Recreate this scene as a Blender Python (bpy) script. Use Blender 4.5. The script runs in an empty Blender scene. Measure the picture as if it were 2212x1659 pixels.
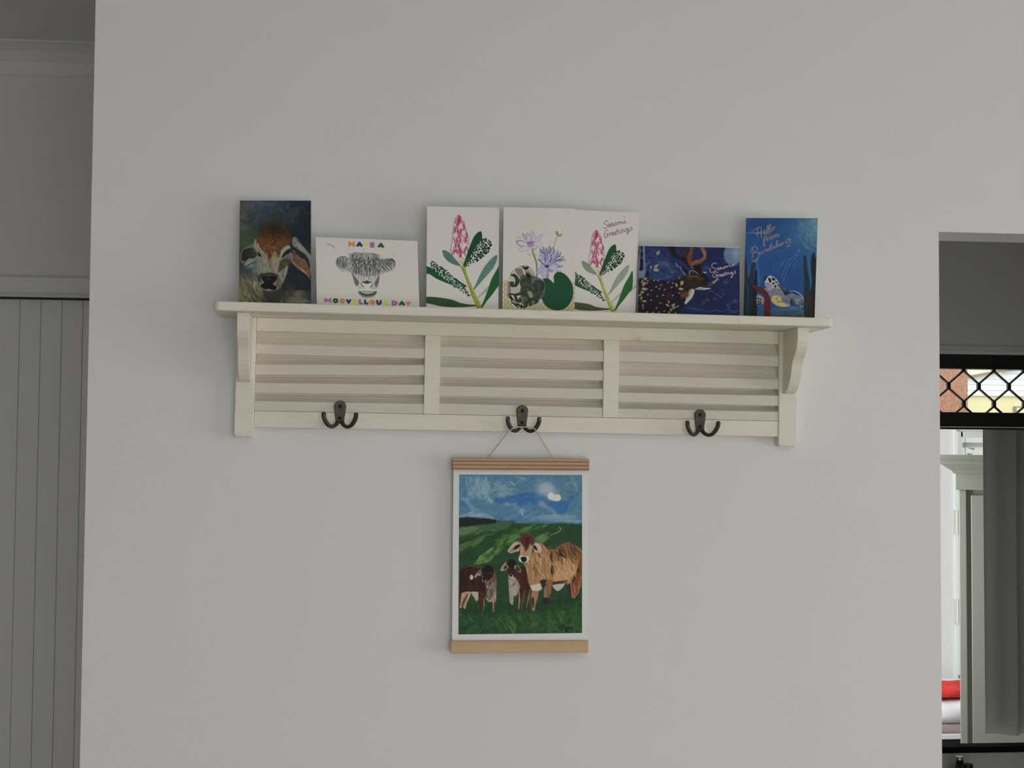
import bpy, bmesh, math, random
import numpy as np
from mathutils import Matrix, Vector

SC = bpy.context.scene
COL = SC.collection

# ------------------------------------------------------------------ camera, world, lights, exposure
cam = bpy.data.cameras.new('camera')
cam.sensor_fit = 'HORIZONTAL'; cam.sensor_width = 36.0
cam.lens = 52.08; cam.clip_start = 0.02
cam_o = bpy.data.objects.new('camera', cam); COL.objects.link(cam_o)
_n = np.array([-346.0, 148.5, 3200.0]); _n /= np.linalg.norm(_n)
_u = np.array([494.0, -67829.5, 3200.0]); _u -= _n * (_u @ _n); _u /= np.linalg.norm(_u)
_r = np.cross(_n, _u)
CAM = np.array([0.0, -2.286, 1.70])
_R = np.stack([_r, _n, _u])                       # rows: world x, y, z seen from the camera
cam_o.matrix_world = Matrix(((_R[0, 0], -_R[0, 1], -_R[0, 2], CAM[0]),
                             (_R[1, 0], -_R[1, 1], -_R[1, 2], CAM[1]),
                             (_R[2, 0], -_R[2, 1], -_R[2, 2], CAM[2]), (0, 0, 0, 1)))
SC.camera = cam_o

world = bpy.data.worlds.new('sky'); SC.world = world; world.use_nodes = True
_nt = world.node_tree; _nt.nodes.clear()
_bg = _nt.nodes.new('ShaderNodeBackground'); _wo = _nt.nodes.new('ShaderNodeOutputWorld')
_bg.inputs[0].default_value = (0.93, 0.97, 1.0, 1); _bg.inputs[1].default_value = 2.0
_nt.links.new(_bg.outputs[0], _wo.inputs[0])

def area_light(name, loc, aim, sx, sy, energy, color=(1, 1, 1)):
    l = bpy.data.lights.new(name, 'AREA'); l.shape = 'RECTANGLE'; l.size = sx; l.size_y = sy
    l.energy = energy; l.color = color
    o = bpy.data.objects.new(name, l); COL.objects.link(o)
    o.location = loc
    o.rotation_euler = (Vector(aim) - Vector(loc)).to_track_quat('-Z', 'Y').to_euler()
    return o
# daylight through the glazed doors of the living room (right-hand wall and behind the camera)
area_light('daylight_side_window', (4.42, -2.2, 1.30), (1.6, -2.2, 1.25), 2.6, 1.7, 21, (1.0, 0.985, 0.955))
area_light('daylight_back_doors', (0.3, -4.42, 1.10), (0.3, 0, 1.10), 2.4, 2.0, 8.0, (1.0, 0.985, 0.955))
area_light('added_top_fill', (0.5, -2.3, 2.59), (0.5, -2.3, 0), 1.2, 1.2, 6.5, (1.0, 0.985, 0.955))  # unseen light added overhead for top-down shading; no known lamp there
# daylight through the window of the bedroom behind the opening
area_light('daylight_bedroom_window', (1.3, 3.35, 1.5), (2.9, 5.0, 1.1), 1.0, 1.2, 36, (0.98, 1.0, 0.99))

SC.view_settings.view_transform = 'Standard'
SC.view_settings.look = 'None'
SC.view_settings.gamma = 1.0
SC.view_settings.use_curve_mapping = False
SC.view_settings.exposure = 0.07

# ------------------------------------------------------------------ helpers
def tag(o, label=None, cat=None, group=None, kind=None):
    if label: o['label'] = label
    if cat: o['category'] = cat
    if group: o['group'] = group
    if kind: o['kind'] = kind
    return o

def empty(name, loc=(0, 0, 0), rot=(0, 0, 0)):
    o = bpy.data.objects.new(name, None); COL.objects.link(o)
    o.location = loc; o.rotation_euler = rot; o.empty_display_size = 0.05
    return o

class MB:
    """collects shapes, then links them as one mesh object"""
    def __init__(self): self.v = []; self.f = []
    def add(self, vs, fs):
        k = len(self.v); self.v += [tuple(map(float, p)) for p in vs]; self.f += [tuple(i + k for i in f) for f in fs]; return self
    def box(self, x0, x1, y0, y1, z0, z1):
        return self.add([(x0, y0, z0), (x1, y0, z0), (x1, y1, z0), (x0, y1, z0), (x0, y0, z1), (x1, y0, z1), (x1, y1, z1), (x0, y1, z1)],
                        [(0, 3, 2, 1), (4, 5, 6, 7), (0, 1, 5, 4), (1, 2, 6, 5), (2, 3, 7, 6), (3, 0, 4, 7)])
    def hexa(self, p):                       # 8 points in box order
        return self.add(p, [(0, 3, 2, 1), (4, 5, 6, 7), (0, 1, 5, 4), (1, 2, 6, 5), (2, 3, 7, 6), (3, 0, 4, 7)])
    def prism(self, poly, axis, a0, a1):
        """poly: 2-D outline; axis 'x': (y, z), 'y': (x, z), 'z': (x, y)"""
        def P(p, a):
            return {'x': (a, p[0], p[1]), 'y': (p[0], a, p[1]), 'z': (p[0], p[1], a)}[axis]
        n = len(poly)
        vs = [P(p, a0) for p in poly] + [P(p, a1) for p in poly]
        fs = [tuple(range(n - 1, -1, -1)), tuple(range(n, 2 * n))] + [(i, (i + 1) % n, n + (i + 1) % n, n + i) for i in range(n)]
        return self.add(vs, fs)
    def tube(self, pts, rad, seg=10, cap=True):
        pts = [Vector(p) for p in pts]; n = len(pts)
        if not hasattr(rad, '__len__'): rad = [rad] * n
        ref = None; k = len(self.v); vs = []; fs = []
        for i in range(n):
            t = (pts[min(i + 1, n - 1)] - pts[max(i - 1, 0)]).normalized()
            if ref is None:
                ref = t.orthogonal().normalized()
            ref = (ref - t * ref.dot(t)).normalized(); b = t.cross(ref)
            for j in range(seg):
                a = 2 * math.pi * j / seg
                vs.append(pts[i] + (ref * math.cos(a) + b * math.sin(a)) * rad[i])
        for i in range(n - 1):
            for j in range(seg):
                j2 = (j + 1) % seg
                fs.append((i * seg + j, i * seg + j2, (i + 1) * seg + j2, (i + 1) * seg + j))
        if cap:
            fs.append(tuple(range(seg - 1, -1, -1))); fs.append(tuple(range((n - 1) * seg, n * seg)))
        return self.add(vs, fs)
    def lathe(self, prof, seg=24, c=(0, 0, 0)):
        vs = []; fs = []; n = len(prof)
        for r, z in prof:
            for j in range(seg):
                a = 2 * math.pi * j / seg
                vs.append((c[0] + r * math.cos(a), c[1] + r * math.sin(a), c[2] + z))
        for i in range(n - 1):
            for j in range(seg):
                j2 = (j + 1) % seg
                fs.append((i * seg + j, i * seg + j2, (i + 1) * seg + j2, (i + 1) * seg + j))
        fs.append(tuple(range(seg - 1, -1, -1))); fs.append(tuple(range((n - 1) * seg, n * seg)))
        return self.add(vs, fs)
    def build(self, name, mat, parent=None, bevel=0.0, seg=2, smooth=False):
        me = bpy.data.meshes.new(name); me.from_pydata(self.v, [], self.f); me.update()
        bm = bmesh.new(); bm.from_mesh(me); bmesh.ops.recalc_face_normals(bm, faces=bm.faces); bm.to_mesh(me); bm.free()
        if mat: me.materials.append(mat)
        if smooth:
            me.polygons.foreach_set('use_smooth', [True] * len(me.polygons))
        o = bpy.data.objects.new(name, me); COL.objects.link(o)
        if parent: o.parent = parent
        if bevel:
            m = o.modifiers.new('bevel', 'BEVEL'); m.width = bevel; m.segments = seg; m.limit_method = 'ANGLE'; m.angle_limit = math.radians(35)
        return o

def smooth_path(pts, n=6):
    P = [np.array(p, float) for p in pts]; P = [2 * P[0] - P[1]] + P + [2 * P[-1] - P[-2]]; out = []
    for i in range(1, len(P) - 2):
        for t in np.linspace(0, 1, n, endpoint=False):
            a, b, c, d = P[i - 1], P[i], P[i + 1], P[i + 2]
            out.append(0.5 * (2 * b + (c - a) * t + (2 * a - 5 * b + 4 * c - d) * t * t + (3 * b - a - 3 * c + d) * t ** 3))
    out.append(P[-2]); return out

# ------------------------------------------------------------------ materials (all procedural)
def lin(c):
    c = np.asarray(c, float) / 255.0
    return np.where(c <= 0.04045, c / 12.92, ((c + 0.055) / 1.055) ** 2.4)

def material(name, rgb, rough=0.6, metal=0.0, spec=0.5, mottle=0.0, mscale=6.0, bump=0.0, bscale=200.0, stretch=None, rgb2=None, lo=0.35, hi=0.65):
    m = bpy.data.materials.new(name); m.use_nodes = True
    nt = m.node_tree; b = nt.nodes['Principled BSDF']; N = nt.nodes.new; L = nt.links.new
    b.inputs['Roughness'].default_value = rough; b.inputs['Metallic'].default_value = metal
    b.inputs['Specular IOR Level'].default_value = spec
    b.inputs['Base Color'].default_value = (*rgb, 1)
    tc = N('ShaderNodeTexCoord'); src = tc.outputs['Object']
    if stretch:
        mp = N('ShaderNodeMapping'); mp.inputs['Scale'].default_value = stretch; L(src, mp.inputs[0]); src = mp.outputs[0]
    if mottle or rgb2:
        nz = N('ShaderNodeTexNoise'); nz.inputs['Scale'].default_value = mscale; nz.inputs['Detail'].default_value = 5
        L(src, nz.inputs['Vector'])
        cr = N('ShaderNodeValToRGB'); cr.color_ramp.elements[0].position = lo; cr.color_ramp.elements[1].position = hi
        a = rgb; c2 = rgb2 if rgb2 else tuple(x * (1 - mottle) for x in rgb)
        cr.color_ramp.elements[0].color = (*c2, 1); cr.color_ramp.elements[1].color = (*a, 1)
        L(nz.outputs['Fac'], cr.inputs[0]); L(cr.outputs[0], b.inputs['Base Color'])
    if bump:
        n2 = N('ShaderNodeTexNoise'); n2.inputs['Scale'].default_value = bscale; n2.inputs['Detail'].default_value = 3
        L(src, n2.inputs['Vector'])
        bp = N('ShaderNodeBump'); bp.inputs['Strength'].default_value = bump; bp.inputs['Distance'].default_value = 0.001
        L(n2.outputs['Fac'], bp.inputs['Height']); L(bp.outputs[0], b.inputs['Normal'])
    return m

M = {}
M['wall'] = material('wall_paint', (0.80, 0.795, 0.775), 0.75, spec=0.25, mottle=0.012, mscale=3.0, bump=0.12, bscale=260)
M['far_wall'] = material('far_wall_paint', (0.42, 0.41, 0.39), 0.75, spec=0.25, mottle=0.02, mscale=3.0)  # unseen room walls, kept darker to cut the bounced fill light
M['ceiling'] = material('ceiling_paint', (0.78, 0.79, 0.77), 0.8, spec=0.2, bump=0.1, bscale=200)
M['trim'] = material('white_trim_paint', (0.80, 0.80, 0.78), 0.45, bump=0.05, bscale=120)
M['vj'] = material('painted_boards', (0.80, 0.805, 0.785), 0.5, mottle=0.02, mscale=4, bump=0.06, bscale=90, stretch=(1, 1, 0.15))
M['gloss'] = material('white_gloss_trim', (0.90, 0.89, 0.85), 0.25)
M['floor'] = material('timber_floor', (0.33, 0.27, 0.22), 0.4, mottle=0.3, mscale=9, stretch=(1, 0.1, 1))
M['black'] = material('black_powder_coat', (0.012, 0.012, 0.012), 0.4, bump=0.05, bscale=300)
M['gap'] = material('gap_shade_black', (0.02, 0.02, 0.02), 0.9)  # near-black standing in for the shade inside the door gap
M['paper'] = material('card_paper', (0.84, 0.83, 0.82), 0.6, spec=0.3, bump=0.03, bscale=500)

# the shelf's worn off-white paint: brushed, slightly pinkish and greenish patches, small dents
def shelf_paint(name, k, kg, kb):
    m = bpy.data.materials.new(name); m.use_nodes = True
    nt = m.node_tree; b = nt.nodes['Principled BSDF']; N = nt.nodes.new; L = nt.links.new
    b.inputs['Roughness'].default_value = 0.6; b.inputs['Specular IOR Level'].default_value = 0.3
    tc = N('ShaderNodeTexCoord')
    mp = N('ShaderNodeMapping'); mp.inputs['Scale'].default_value = (1.0, 3.0, 6.0); L(tc.outputs['Object'], mp.inputs[0])
    n1 = N('ShaderNodeTexNoise'); n1.inputs['Scale'].default_value = 11; n1.inputs['Detail'].default_value = 4; L(mp.outputs[0], n1.inputs['Vector'])
    cr = N('ShaderNodeValToRGB')
    e = cr.color_ramp.elements
    e[0].position = 0.30; e[0].color = (0.80 * k, 0.745 * kg, 0.68 * kb, 1)
    e[1].position = 0.72; e[1].color = (0.78 * k, 0.775 * kg, 0.68 * kb, 1)
    x = e.new(0.5); x.color = (0.825 * k, 0.785 * kg, 0.71 * kb, 1)
    L(n1.outputs['Fac'], cr.inputs[0])
    mp2 = N('ShaderNodeMapping'); mp2.inputs['Scale'].default_value = (0.25, 1.0, 5.0); L(tc.outputs['Object'], mp2.inputs[0])
    n2 = N('ShaderNodeTexNoise'); n2.inputs['Scale'].default_value = 160; n2.inputs['Detail'].default_value = 3; L(mp2.outputs[0], n2.inputs['Vector'])
    mx = N('ShaderNodeMix'); mx.data_type = 'RGBA'; mx.blend_type = 'MULTIPLY'; mx.inputs[0].default_value = 0.22
    L(cr.outputs[0], mx.inputs[6])
    g = N('ShaderNodeValToRGB'); g.color_ramp.elements[0].position = 0.3; g.color_ramp.elements[0].color = (0.72, 0.7, 0.68, 1); g.color_ramp.elements[1].position = 0.6; g.color_ramp.elements[1].color = (1, 1, 1, 1)
    L(n2.outputs['Fac'], g.inputs[0]); L(g.outputs[0], mx.inputs[7])
    n3 = N('ShaderNodeTexNoise'); n3.inputs['Scale'].default_value = 38; n3.inputs['Detail'].default_value = 2; L(tc.outputs['Object'], n3.inputs['Vector'])
    g3 = N('ShaderNodeValToRGB'); g3.color_ramp.elements[0].position = 0.72; g3.color_ramp.elements[0].color = (1, 1, 1, 1); g3.color_ramp.elements[1].position = 0.80; g3.color_ramp.elements[1].color = (0.62, 0.6, 0.57, 1)
    L(n3.outputs['Fac'], g3.inputs[0])
    mx2 = N('ShaderNodeMix'); mx2.data_type = 'RGBA'; mx2.blend_type = 'MULTIPLY'; mx2.inputs[0].default_value = 0.7
    L(mx.outputs[2], mx2.inputs[6]); L(g3.outputs[0], mx2.inputs[7])
    L(mx2.outputs[2], b.inputs['Base Color'])
    bp = N('ShaderNodeBump'); bp.inputs['Strength'].default_value = 0.25; bp.inputs['Distance'].default_value = 0.0012
    L(n2.outputs['Fac'], bp.inputs['Height']); L(bp.outputs[0], b.inputs['Normal'])
    return m
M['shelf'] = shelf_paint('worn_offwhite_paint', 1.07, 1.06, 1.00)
M['slat'] = shelf_paint('worn_shaded_slat_paint', 0.93, 0.895, 0.86)  # pinker slat paint, also darkened to carry the shade under the shelf

def pine(name, light, dark, scale, dist):
    m = bpy.data.materials.new(name); m.use_nodes = True
    nt = m.node_tree; b = nt.nodes['Principled BSDF']; N = nt.nodes.new; L = nt.links.new
    b.inputs['Roughness'].default_value = 0.5
    tc = N('ShaderNodeTexCoord'); mp = N('ShaderNodeMapping'); mp.inputs['Scale'].default_value = (0.06, 0.4, 1); L(tc.outputs['Object'], mp.inputs[0])
    w = N('ShaderNodeTexWave'); w.bands_direction = 'Z'; w.inputs['Scale'].default_value = scale; w.inputs['Distortion'].default_value = dist; w.inputs['Detail'].default_value = 3; w.inputs['Detail Scale'].default_value = 30
    L(mp.outputs[0], w.inputs['Vector'])
    cr = N('ShaderNodeValToRGB'); cr.color_ramp.elements[0].position = 0.15; cr.color_ramp.elements[0].color = (*light, 1); cr.color_ramp.elements[1].position = 0.95; cr.color_ramp.elements[1].color = (*dark, 1)
    L(w.outputs['Fac'], cr.inputs[0]); L(cr.outputs[0], b.inputs['Base Color'])
    return m
M['pine_top'] = pine('pine_striped', (0.56, 0.35, 0.18), (0.30, 0.15, 0.065), 55, 1.6)
M['pine_bottom'] = pine('pine_pale', (0.60, 0.41, 0.22), (0.56, 0.37, 0.19), 9, 2.0)
M['bronze'] = material('dark_bronze', (0.085, 0.070, 0.052), 0.45, metal=0.55, mottle=0.45, mscale=90, bump=0.1, bscale=300)
M['worn_tip'] = material('worn_bare_metal', (0.06, 0.06, 0.058), 0.4, metal=0.9, rgb2=(0.34, 0.34, 0.33), mscale=260, lo=0.42, hi=0.55)
M['screw'] = material('screw_black', (0.015, 0.013, 0.011), 0.5, metal=0.6)
M['cord'] = material('tan_cord', (0.66, 0.53, 0.34), 0.8, bump=0.3, bscale=900)
# ------------------------------------------------------------------ setting: living room shell
def struct(name, mb, mat, parent=None, bevel=0.0, label=None):
    o = mb.build(name, mat, parent, bevel)
    if parent is None: tag(o, label, None, None, 'structure')
    return o

CEIL = 2.618
struct('floor', MB().box(-3.0, 4.7, -4.8, 5.3, -0.1, 0.0), M['floor'], label='timber floor of the house')
struct('ceiling', MB().box(-3.0, 4.6, -4.8, 5.3, CEIL, CEIL + 0.1), M['ceiling'], label='flat pale ceiling')
w = MB().box(-0.397, 0.936, 0, 0.095, 0, CEIL).box(0.936, 1.86, 0, 0.095, 2.0625, CEIL).box(1.86, 4.6, 0, 0.095, 0, CEIL)
struct('wall_center', w, M['wall'], label='plain off-white wall behind the shelf, open beside it on the right')
struct('wall_hall_return', MB().box(-0.397, -0.30, 0.095, 1.15, 0, CEIL).box(0.84, 0.936, 0.095, 2.4, 0, CEIL), M['wall'], label='short partition walls running back from the main wall')
struct('wall_side', MB().box(3.2, 3.3, 0.095, 2.4, 0, CEIL), M['wall'], label='side wall of the space behind the opening')
struct('wall_left', MB().box(-2.9, -2.8, -4.6, 1.3, 0, CEIL), M['far_wall'], label='left wall of the living room')
struct('wall_right', MB().box(4.5, 4.6, -0.85, 0.0, 0, CEIL).box(4.5, 4.6, -4.6, -3.55, 0, CEIL).box(4.5, 4.6, -3.55, -0.85, 2.2, CEIL).box(4.5, 4.6, -3.55, -0.85, 0, 0.4), M['far_wall'], label='right wall of the living room, open at its wide window')
struct('wall_front', MB().box(-2.9, -0.55, -4.6, -4.5, 0, CEIL).box(1.95, 4.6, -4.6, -4.5, 0, CEIL).box(-0.55, 1.95, -4.6, -4.5, 2.2, CEIL), M['far_wall'], label='wall behind the camera, open at its glazed doors')

# hall on the left: wall with a boarded door, architrave and cornice
hw = MB().box(-2.9, -1.37, 1.15, 1.25, 0, CEIL).box(-1.37, -0.5, 1.15, 1.25, 2.046, CEIL).box(-0.5, -0.30, 1.15, 1.25, 0, CEIL)
struct('wall_hall', hw, M['wall'], label='shaded hall wall on the left')
cove = [(1.15, CEIL - 0.066), (1.145, CEIL - 0.066), (1.142, CEIL - 0.060), (1.134, CEIL - 0.038), (1.118, CEIL - 0.018), (1.094, CEIL - 0.006), (1.085, CEIL - 0.004), (1.085, CEIL), (1.15, CEIL)]
struct('trim_1', MB().prism(cove, 'x', -2.8, -0.397), M['trim'], label='coved cornice between hall wall and ceiling')
arch = [(1.15, 2.046), (1.133, 2.046), (1.131, 2.050), (1.136, 2.0535), (1.132, 2.057), (1.132, 2.089), (1.136, 2.0925), (1.15, 2.0925)]
struct('trim_2', MB().prism(arch, 'x', -1.43, -0.397), M['trim'], label='flat architrave over the boarded hall door')
struct('gap_shade_strip', MB().box(-1.37, -0.5, 1.150, 1.171, 2.0448, 2.0458), M['gap'], label='black strip standing in for the shaded gap above the boarded hall door')  # shade of the gap put in as a black strip
d = MB().box(-1.37, -0.5, 1.1725, 1.20, 0, 2.044).build('door_1', M['vj'])
tag(d, 'white vertical-board hall door', None, None, 'structure')
MB().box(-1.37, -0.5, 1.201, 1.245, 0, 2.0458).build('light_stop', M['gap'], d)  # added unseen sheet that stops light leaking through the gap over the door
pl = MB().box(-0.0230, 0.0230, -0.006, 0.0, 0.01, 2.0430)
p0 = pl.build('plank', M['vj'], d, bevel=0.0018, seg=2)
p0.location = (-0.753 + 0.0465 * 0.5, 1.172, 0)
for k in list(range(-12, 0)) + list(range(1, 5)):
    p = p0.copy(); COL.objects.link(p); p.location = (-0.753 + 0.0465 * (k + 0.5), 1.172, 0)

# ------------------------------------------------------------------ behind the right-hand opening
rw = MB().box(0.936, 1.80, 2.4, 2.5, 0, CEIL).box(1.80, 3.1, 2.4, 2.5, 2.036, CEIL).box(3.1, 4.6, 2.4, 2.5, 0, CEIL).box(1.80, 3.1, 2.4, 2.5, 0, 0.744)
struct('wall_rear', rw, M['wall'], label='dim wall seen through the opening, above and below the black window')
mo = [(2.4, 2.037), (2.372, 2.037), (2.370, 2.049), (2.378, 2.0515), (2.378, 2.0535), (2.384, 2.066), (2.388, 2.0675), (2.4, 2.0675)]
struct('trim_3', MB().prism(mo, 'x', 1.70, 3.2), M['gloss'], label='moulded architrave above the black framed window')
M['matt_black'] = material('matt_black_sill', (0.01, 0.01, 0.01), 0.85, spec=0.1)
win = empty('window_1', (1.8, 2.4, 0.744)); tag(win, 'black framed window with a diamond grille in its top light', None, None, 'structure')
W0 = (1.8, 2.4, 0.744)
def wb(name, x0, x1, y0, y1, z0, z1, mat, bevel=0.0):
    return MB().box(x0 - W0[0], x1 - W0[0], y0 - W0[1], y1 - W0[1], z0 - W0[2], z1 - W0[2]).build(name, mat, win, bevel)
wb('head_rail', 1.80, 3.1, 2.375, 2.43, 1.990, 2.036, M['black'], 0.002)
wb('middle_rail', 1.80, 3.1, 2.375, 2.43, 1.8005, 1.847, M['black'], 0.002)
wb('white_bead', 1.80, 3.1, 2.372, 2.43, 1.7965, 1.8003, M['trim'])
wb('lower_bead', 1.80, 3.1, 2.372, 2.43, 1.7915, 1.7963, M['black'])
wb('sill', 1.80, 3.1, 2.37, 2.43, 0.744, 0.764, M['matt_black'], 0.002)
wb('stile', 1.80, 1.845, 2.376, 2.43, 0.754, 1.990, M['black'], 0.002)
wb('stile', 3.055, 3.1, 2.376, 2.43, 0.754, 1.990, M['black'], 0.002)
glass = bpy.data.materials.new('window_glass'); glass.use_nodes = True
_g = glass.node_tree.nodes['Principled BSDF']; _g.inputs['Transmission Weight'].default_value = 1.0; _g.inputs['Roughness'].default_value = 0.0; _g.inputs['IOR'].default_value = 1.05
_g.inputs['Base Color'].default_value = (0.98, 1, 0.99, 1)
wb('pane', 1.84, 3.06, 2.418, 2.421, 1.84, 1.995, glass)
# the diamond grille: slotted straps that meet at short upright knots, one welded sheet
def grille():
    mb = MB(); px = 0.1035; zc = [1.847 - 0.052, 1.8795, 1.9365, 1.9935, 2.05]
    kn = 0.0085; y0, y1 = -0.006, 0.006
    def seg(a, b, w):
        a = np.array(a); b = np.array(b); t = (b - a) / np.linalg.norm(b - a); q = np.array([-t[1], t[0]]) * w / 2
        c = [a - q, b - q, b + q, a + q]
        mb.hexa([(c[0][0], y0, c[0][1]), (c[1][0], y0, c[1][1]), (c[1][0], y1, c[1][1]), (c[0][0], y1, c[0][1]),
                 (c[3][0], y0, c[3][1]), (c[2][0], y0, c[2][1]), (c[2][0], y1, c[2][1]), (c[3][0], y1, c[3][1])])
    zlo, zhi = 1.845, 1.992
    rows = [1.8755, 1.9335, 1.9915]           # knot heights; alternate rows are shifted half a cell
    for r, zk in enumerate(rows + [1.8175]):
        for i in range(-1, 14):
            x = 1.944 + px * i + (0 if r in (1, 3) else px / 2)
            if not 1.83 < x < 3.08: continue
            za, zb = max(zk - kn, zlo), min(zk + kn, zhi)
            if zb - za > 0.003: mb.box(x - 0.0055, x + 0.0055, y0, y1, za, zb)
            for s in (-1, 1):
                xb = x + s * px / 2
                if not 1.83 < xb < 3.08: continue
                a = (x, zk + kn - 0.001); b = (xb, zk + 0.058 - kn + 0.001)
                # clip to the light
                if a[1] >= zhi or b[1] <= zlo: continue
                if b[1] > zhi:
                    f = (zhi - a[1]) / (b[1] - a[1]); b = (a[0] + f * (b[0] - a[0]), zhi)
                if a[1] < zlo:
                    f = (zlo - a[1]) / (b[1] - a[1]); a = (a[0] + f * (b[0] - a[0]), zlo)
                seg(a, b, 0.0046)
    mb.v = [(x - W0[0], y + 2.39 - W0[1], z - W0[2]) for x, y, z in mb.v]
    return mb.build('security_grille', M['black'], win)
grille()


# the bedroom beyond the lower light
M['bedwall'] = material('bedroom_wall_paint', (0.83, 0.84, 0.84), 0.7, spec=0.2, bump=0.05, bscale=150)
lw0, lw1 = 3.085, 3.42                                   # louvre window in the outer wall
ow = MB().box(0.936, lw0, 5.0, 5.1, 0, 1.90).box(lw1, 4.6, 5.0, 5.1, 0, 1.90).box(lw0, lw1, 5.0, 5.1, 0, 0.62).box(lw0, lw1, 5.0, 5.1, 1.815, 1.90).box(0.936, 4.6, 5.0, 5.1, 2.35, CEIL)
struct('wall_bedroom', ow, M['bedwall'], label='bright bedroom wall seen through the black window')
struct('wall_bedroom_side', MB().box(4.5, 4.6, 2.5, 5.0, 0, CEIL).box(0.936, 1.03, 2.5, 5.0, 0, CEIL), M['bedwall'], label='side walls of the bedroom')
# louvre window: glass blades in a white frame
lv = empty('window_2', (lw0, 5.0, 0.62)); tag(lv, 'bright louvre window in the bedroom wall', None, None, 'structure')
def lb(name, mb, mat, bevel=0.0):
    mb.v = [(x - lw0, y - 5.0, z - 0.62) for x, y, z in mb.v]
    return mb.build(name, mat, lv, bevel)
lb('frame', MB().box(lw0 - 0.02, lw0 + 0.008, 4.975, 5.06, 0.60, 1.83).box(lw1 - 0.008, lw1 + 0.02, 4.975, 5.06, 0.60, 1.83)
   .box(lw0, lw1, 4.975, 5.06, 1.803, 1.83).box(lw0, lw1, 4.975, 5.06, 0.60, 0.632), M['trim'])
for k in range(18):
    zz = 0.66 + k * 0.064
    lb('louvre_blade', MB().hexa([(lw0 + .01, 5.012, zz), (lw1 - .01, 5.012, zz), (lw1 - .01, 5.05, zz + .022), (lw0 + .01, 5.05, zz + .022),
                                  (lw0 + .01, 5.008, zz + .006), (lw1 - .01, 5.008, zz + .006), (lw1 - .01, 5.046, zz + .028), (lw0 + .01, 5.046, zz + .028)]), M['trim'])
c4 = struct('trim_4', MB().box(3.056, 3.066, 4.982, 5.0, 0, 1.90), M['bedwall'], label='narrow white casing beside the louvre window')
for zz in (1.31, 0.86):
    hh = MB().box(3.040, 3.060, 4.976, 4.984, zz, zz + 0.058).box(3.040, 3.060, 4.976, 4.984, zz + 0.062, zz + 0.12).tube([(3.061, 4.975, zz), (3.061, 4.975, zz + 0.12)], 0.005, 8)
    hh.build('hinge', M['trim'], c4)

# wardrobe turned a little towards the opening
M['wardrobe'] = material('pale_grey_green_paint', (0.31, 0.315, 0.275), 0.5, mottle=0.04, mscale=5, bump=0.05, bscale=120)
def wardrobe():
    r = empty('wardrobe', (2.322, 3.2, 0.0), (0, 0, -math.radians(24.5)))
    tag(r, 'tall pale grey-green wardrobe with stepped cornice seen past the black window', 'wardrobe')
    w, d, h = 0.46, 0.40, 1.575
    MB().box(0.004, w, 0.012, d, 0.06, h).build('body', M['wardrobe'], r, 0.002)
    MB().box(0.03, w - .03, 0.03, d - .02, 0, 0.06).build('plinth', M['wardrobe'], r)
    MB().box(-0.002, 0.026, -0.006, 0.02, 0.06, h).build('stile', M['wardrobe'], r, 0.003)
    MB().box(w - 0.026, w, -0.006, 0.02, 0.06, h).build('stile', M['wardrobe'], r, 0.003)
    dr = MB().box(0.042, w - 0.042, -0.004, 0.016, 0.09, h - 0.02).build('door', M['wardrobe'], r, 0.003)
    MB().tube([(w - 0.07, -0.004, 0.95), (w - 0.07, -0.02, 0.95), (w - 0.07, -0.03, 0.95)], [0.006, 0.007, 0.013], 12).build('knob', M['bronze'], dr, smooth=True)
    MB().box(-0.014, w + .014, -0.018, d, h, h + 0.063).build('frieze', M['wardrobe'], r, 0.002)
    # stepped cornice: a flared moulding running round front and sides
    pf = [(0.0, 0.0), (0.010, 0.004), (0.014, 0.012), (0.030, 0.022), (0.046, 0.034), (0.056, 0.038), (0.058, 0.054), (0.066, 0.058), (0.066, 0.074), (0.0, 0.074)]
    mb = MB(); vs = []; n = len(pf)
    for ex, z in pf:
        e = 0.012 + ex
        vs += [(-e, d, h + 0.06 + z), (-e, -e, h + 0.06 + z), (w + e, -e, h + 0.06 + z), (w + e, d, h + 0.06 + z)]
    fs = []
    for i in range(n - 1):
        for j in range(4):
            fs.append((i * 4 + j, i * 4 + (j + 1) % 4, i * 4 + 4 + (j + 1) % 4, i * 4 + 4 + j))
    fs += [(0, 1, 2, 3), ((n - 1) * 4, (n - 1) * 4 + 1, (n - 1) * 4 + 2, (n - 1) * 4 + 3)]
    mb.add(vs, fs).build('cornice', M['wardrobe'], r)
wardrobe()

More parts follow.
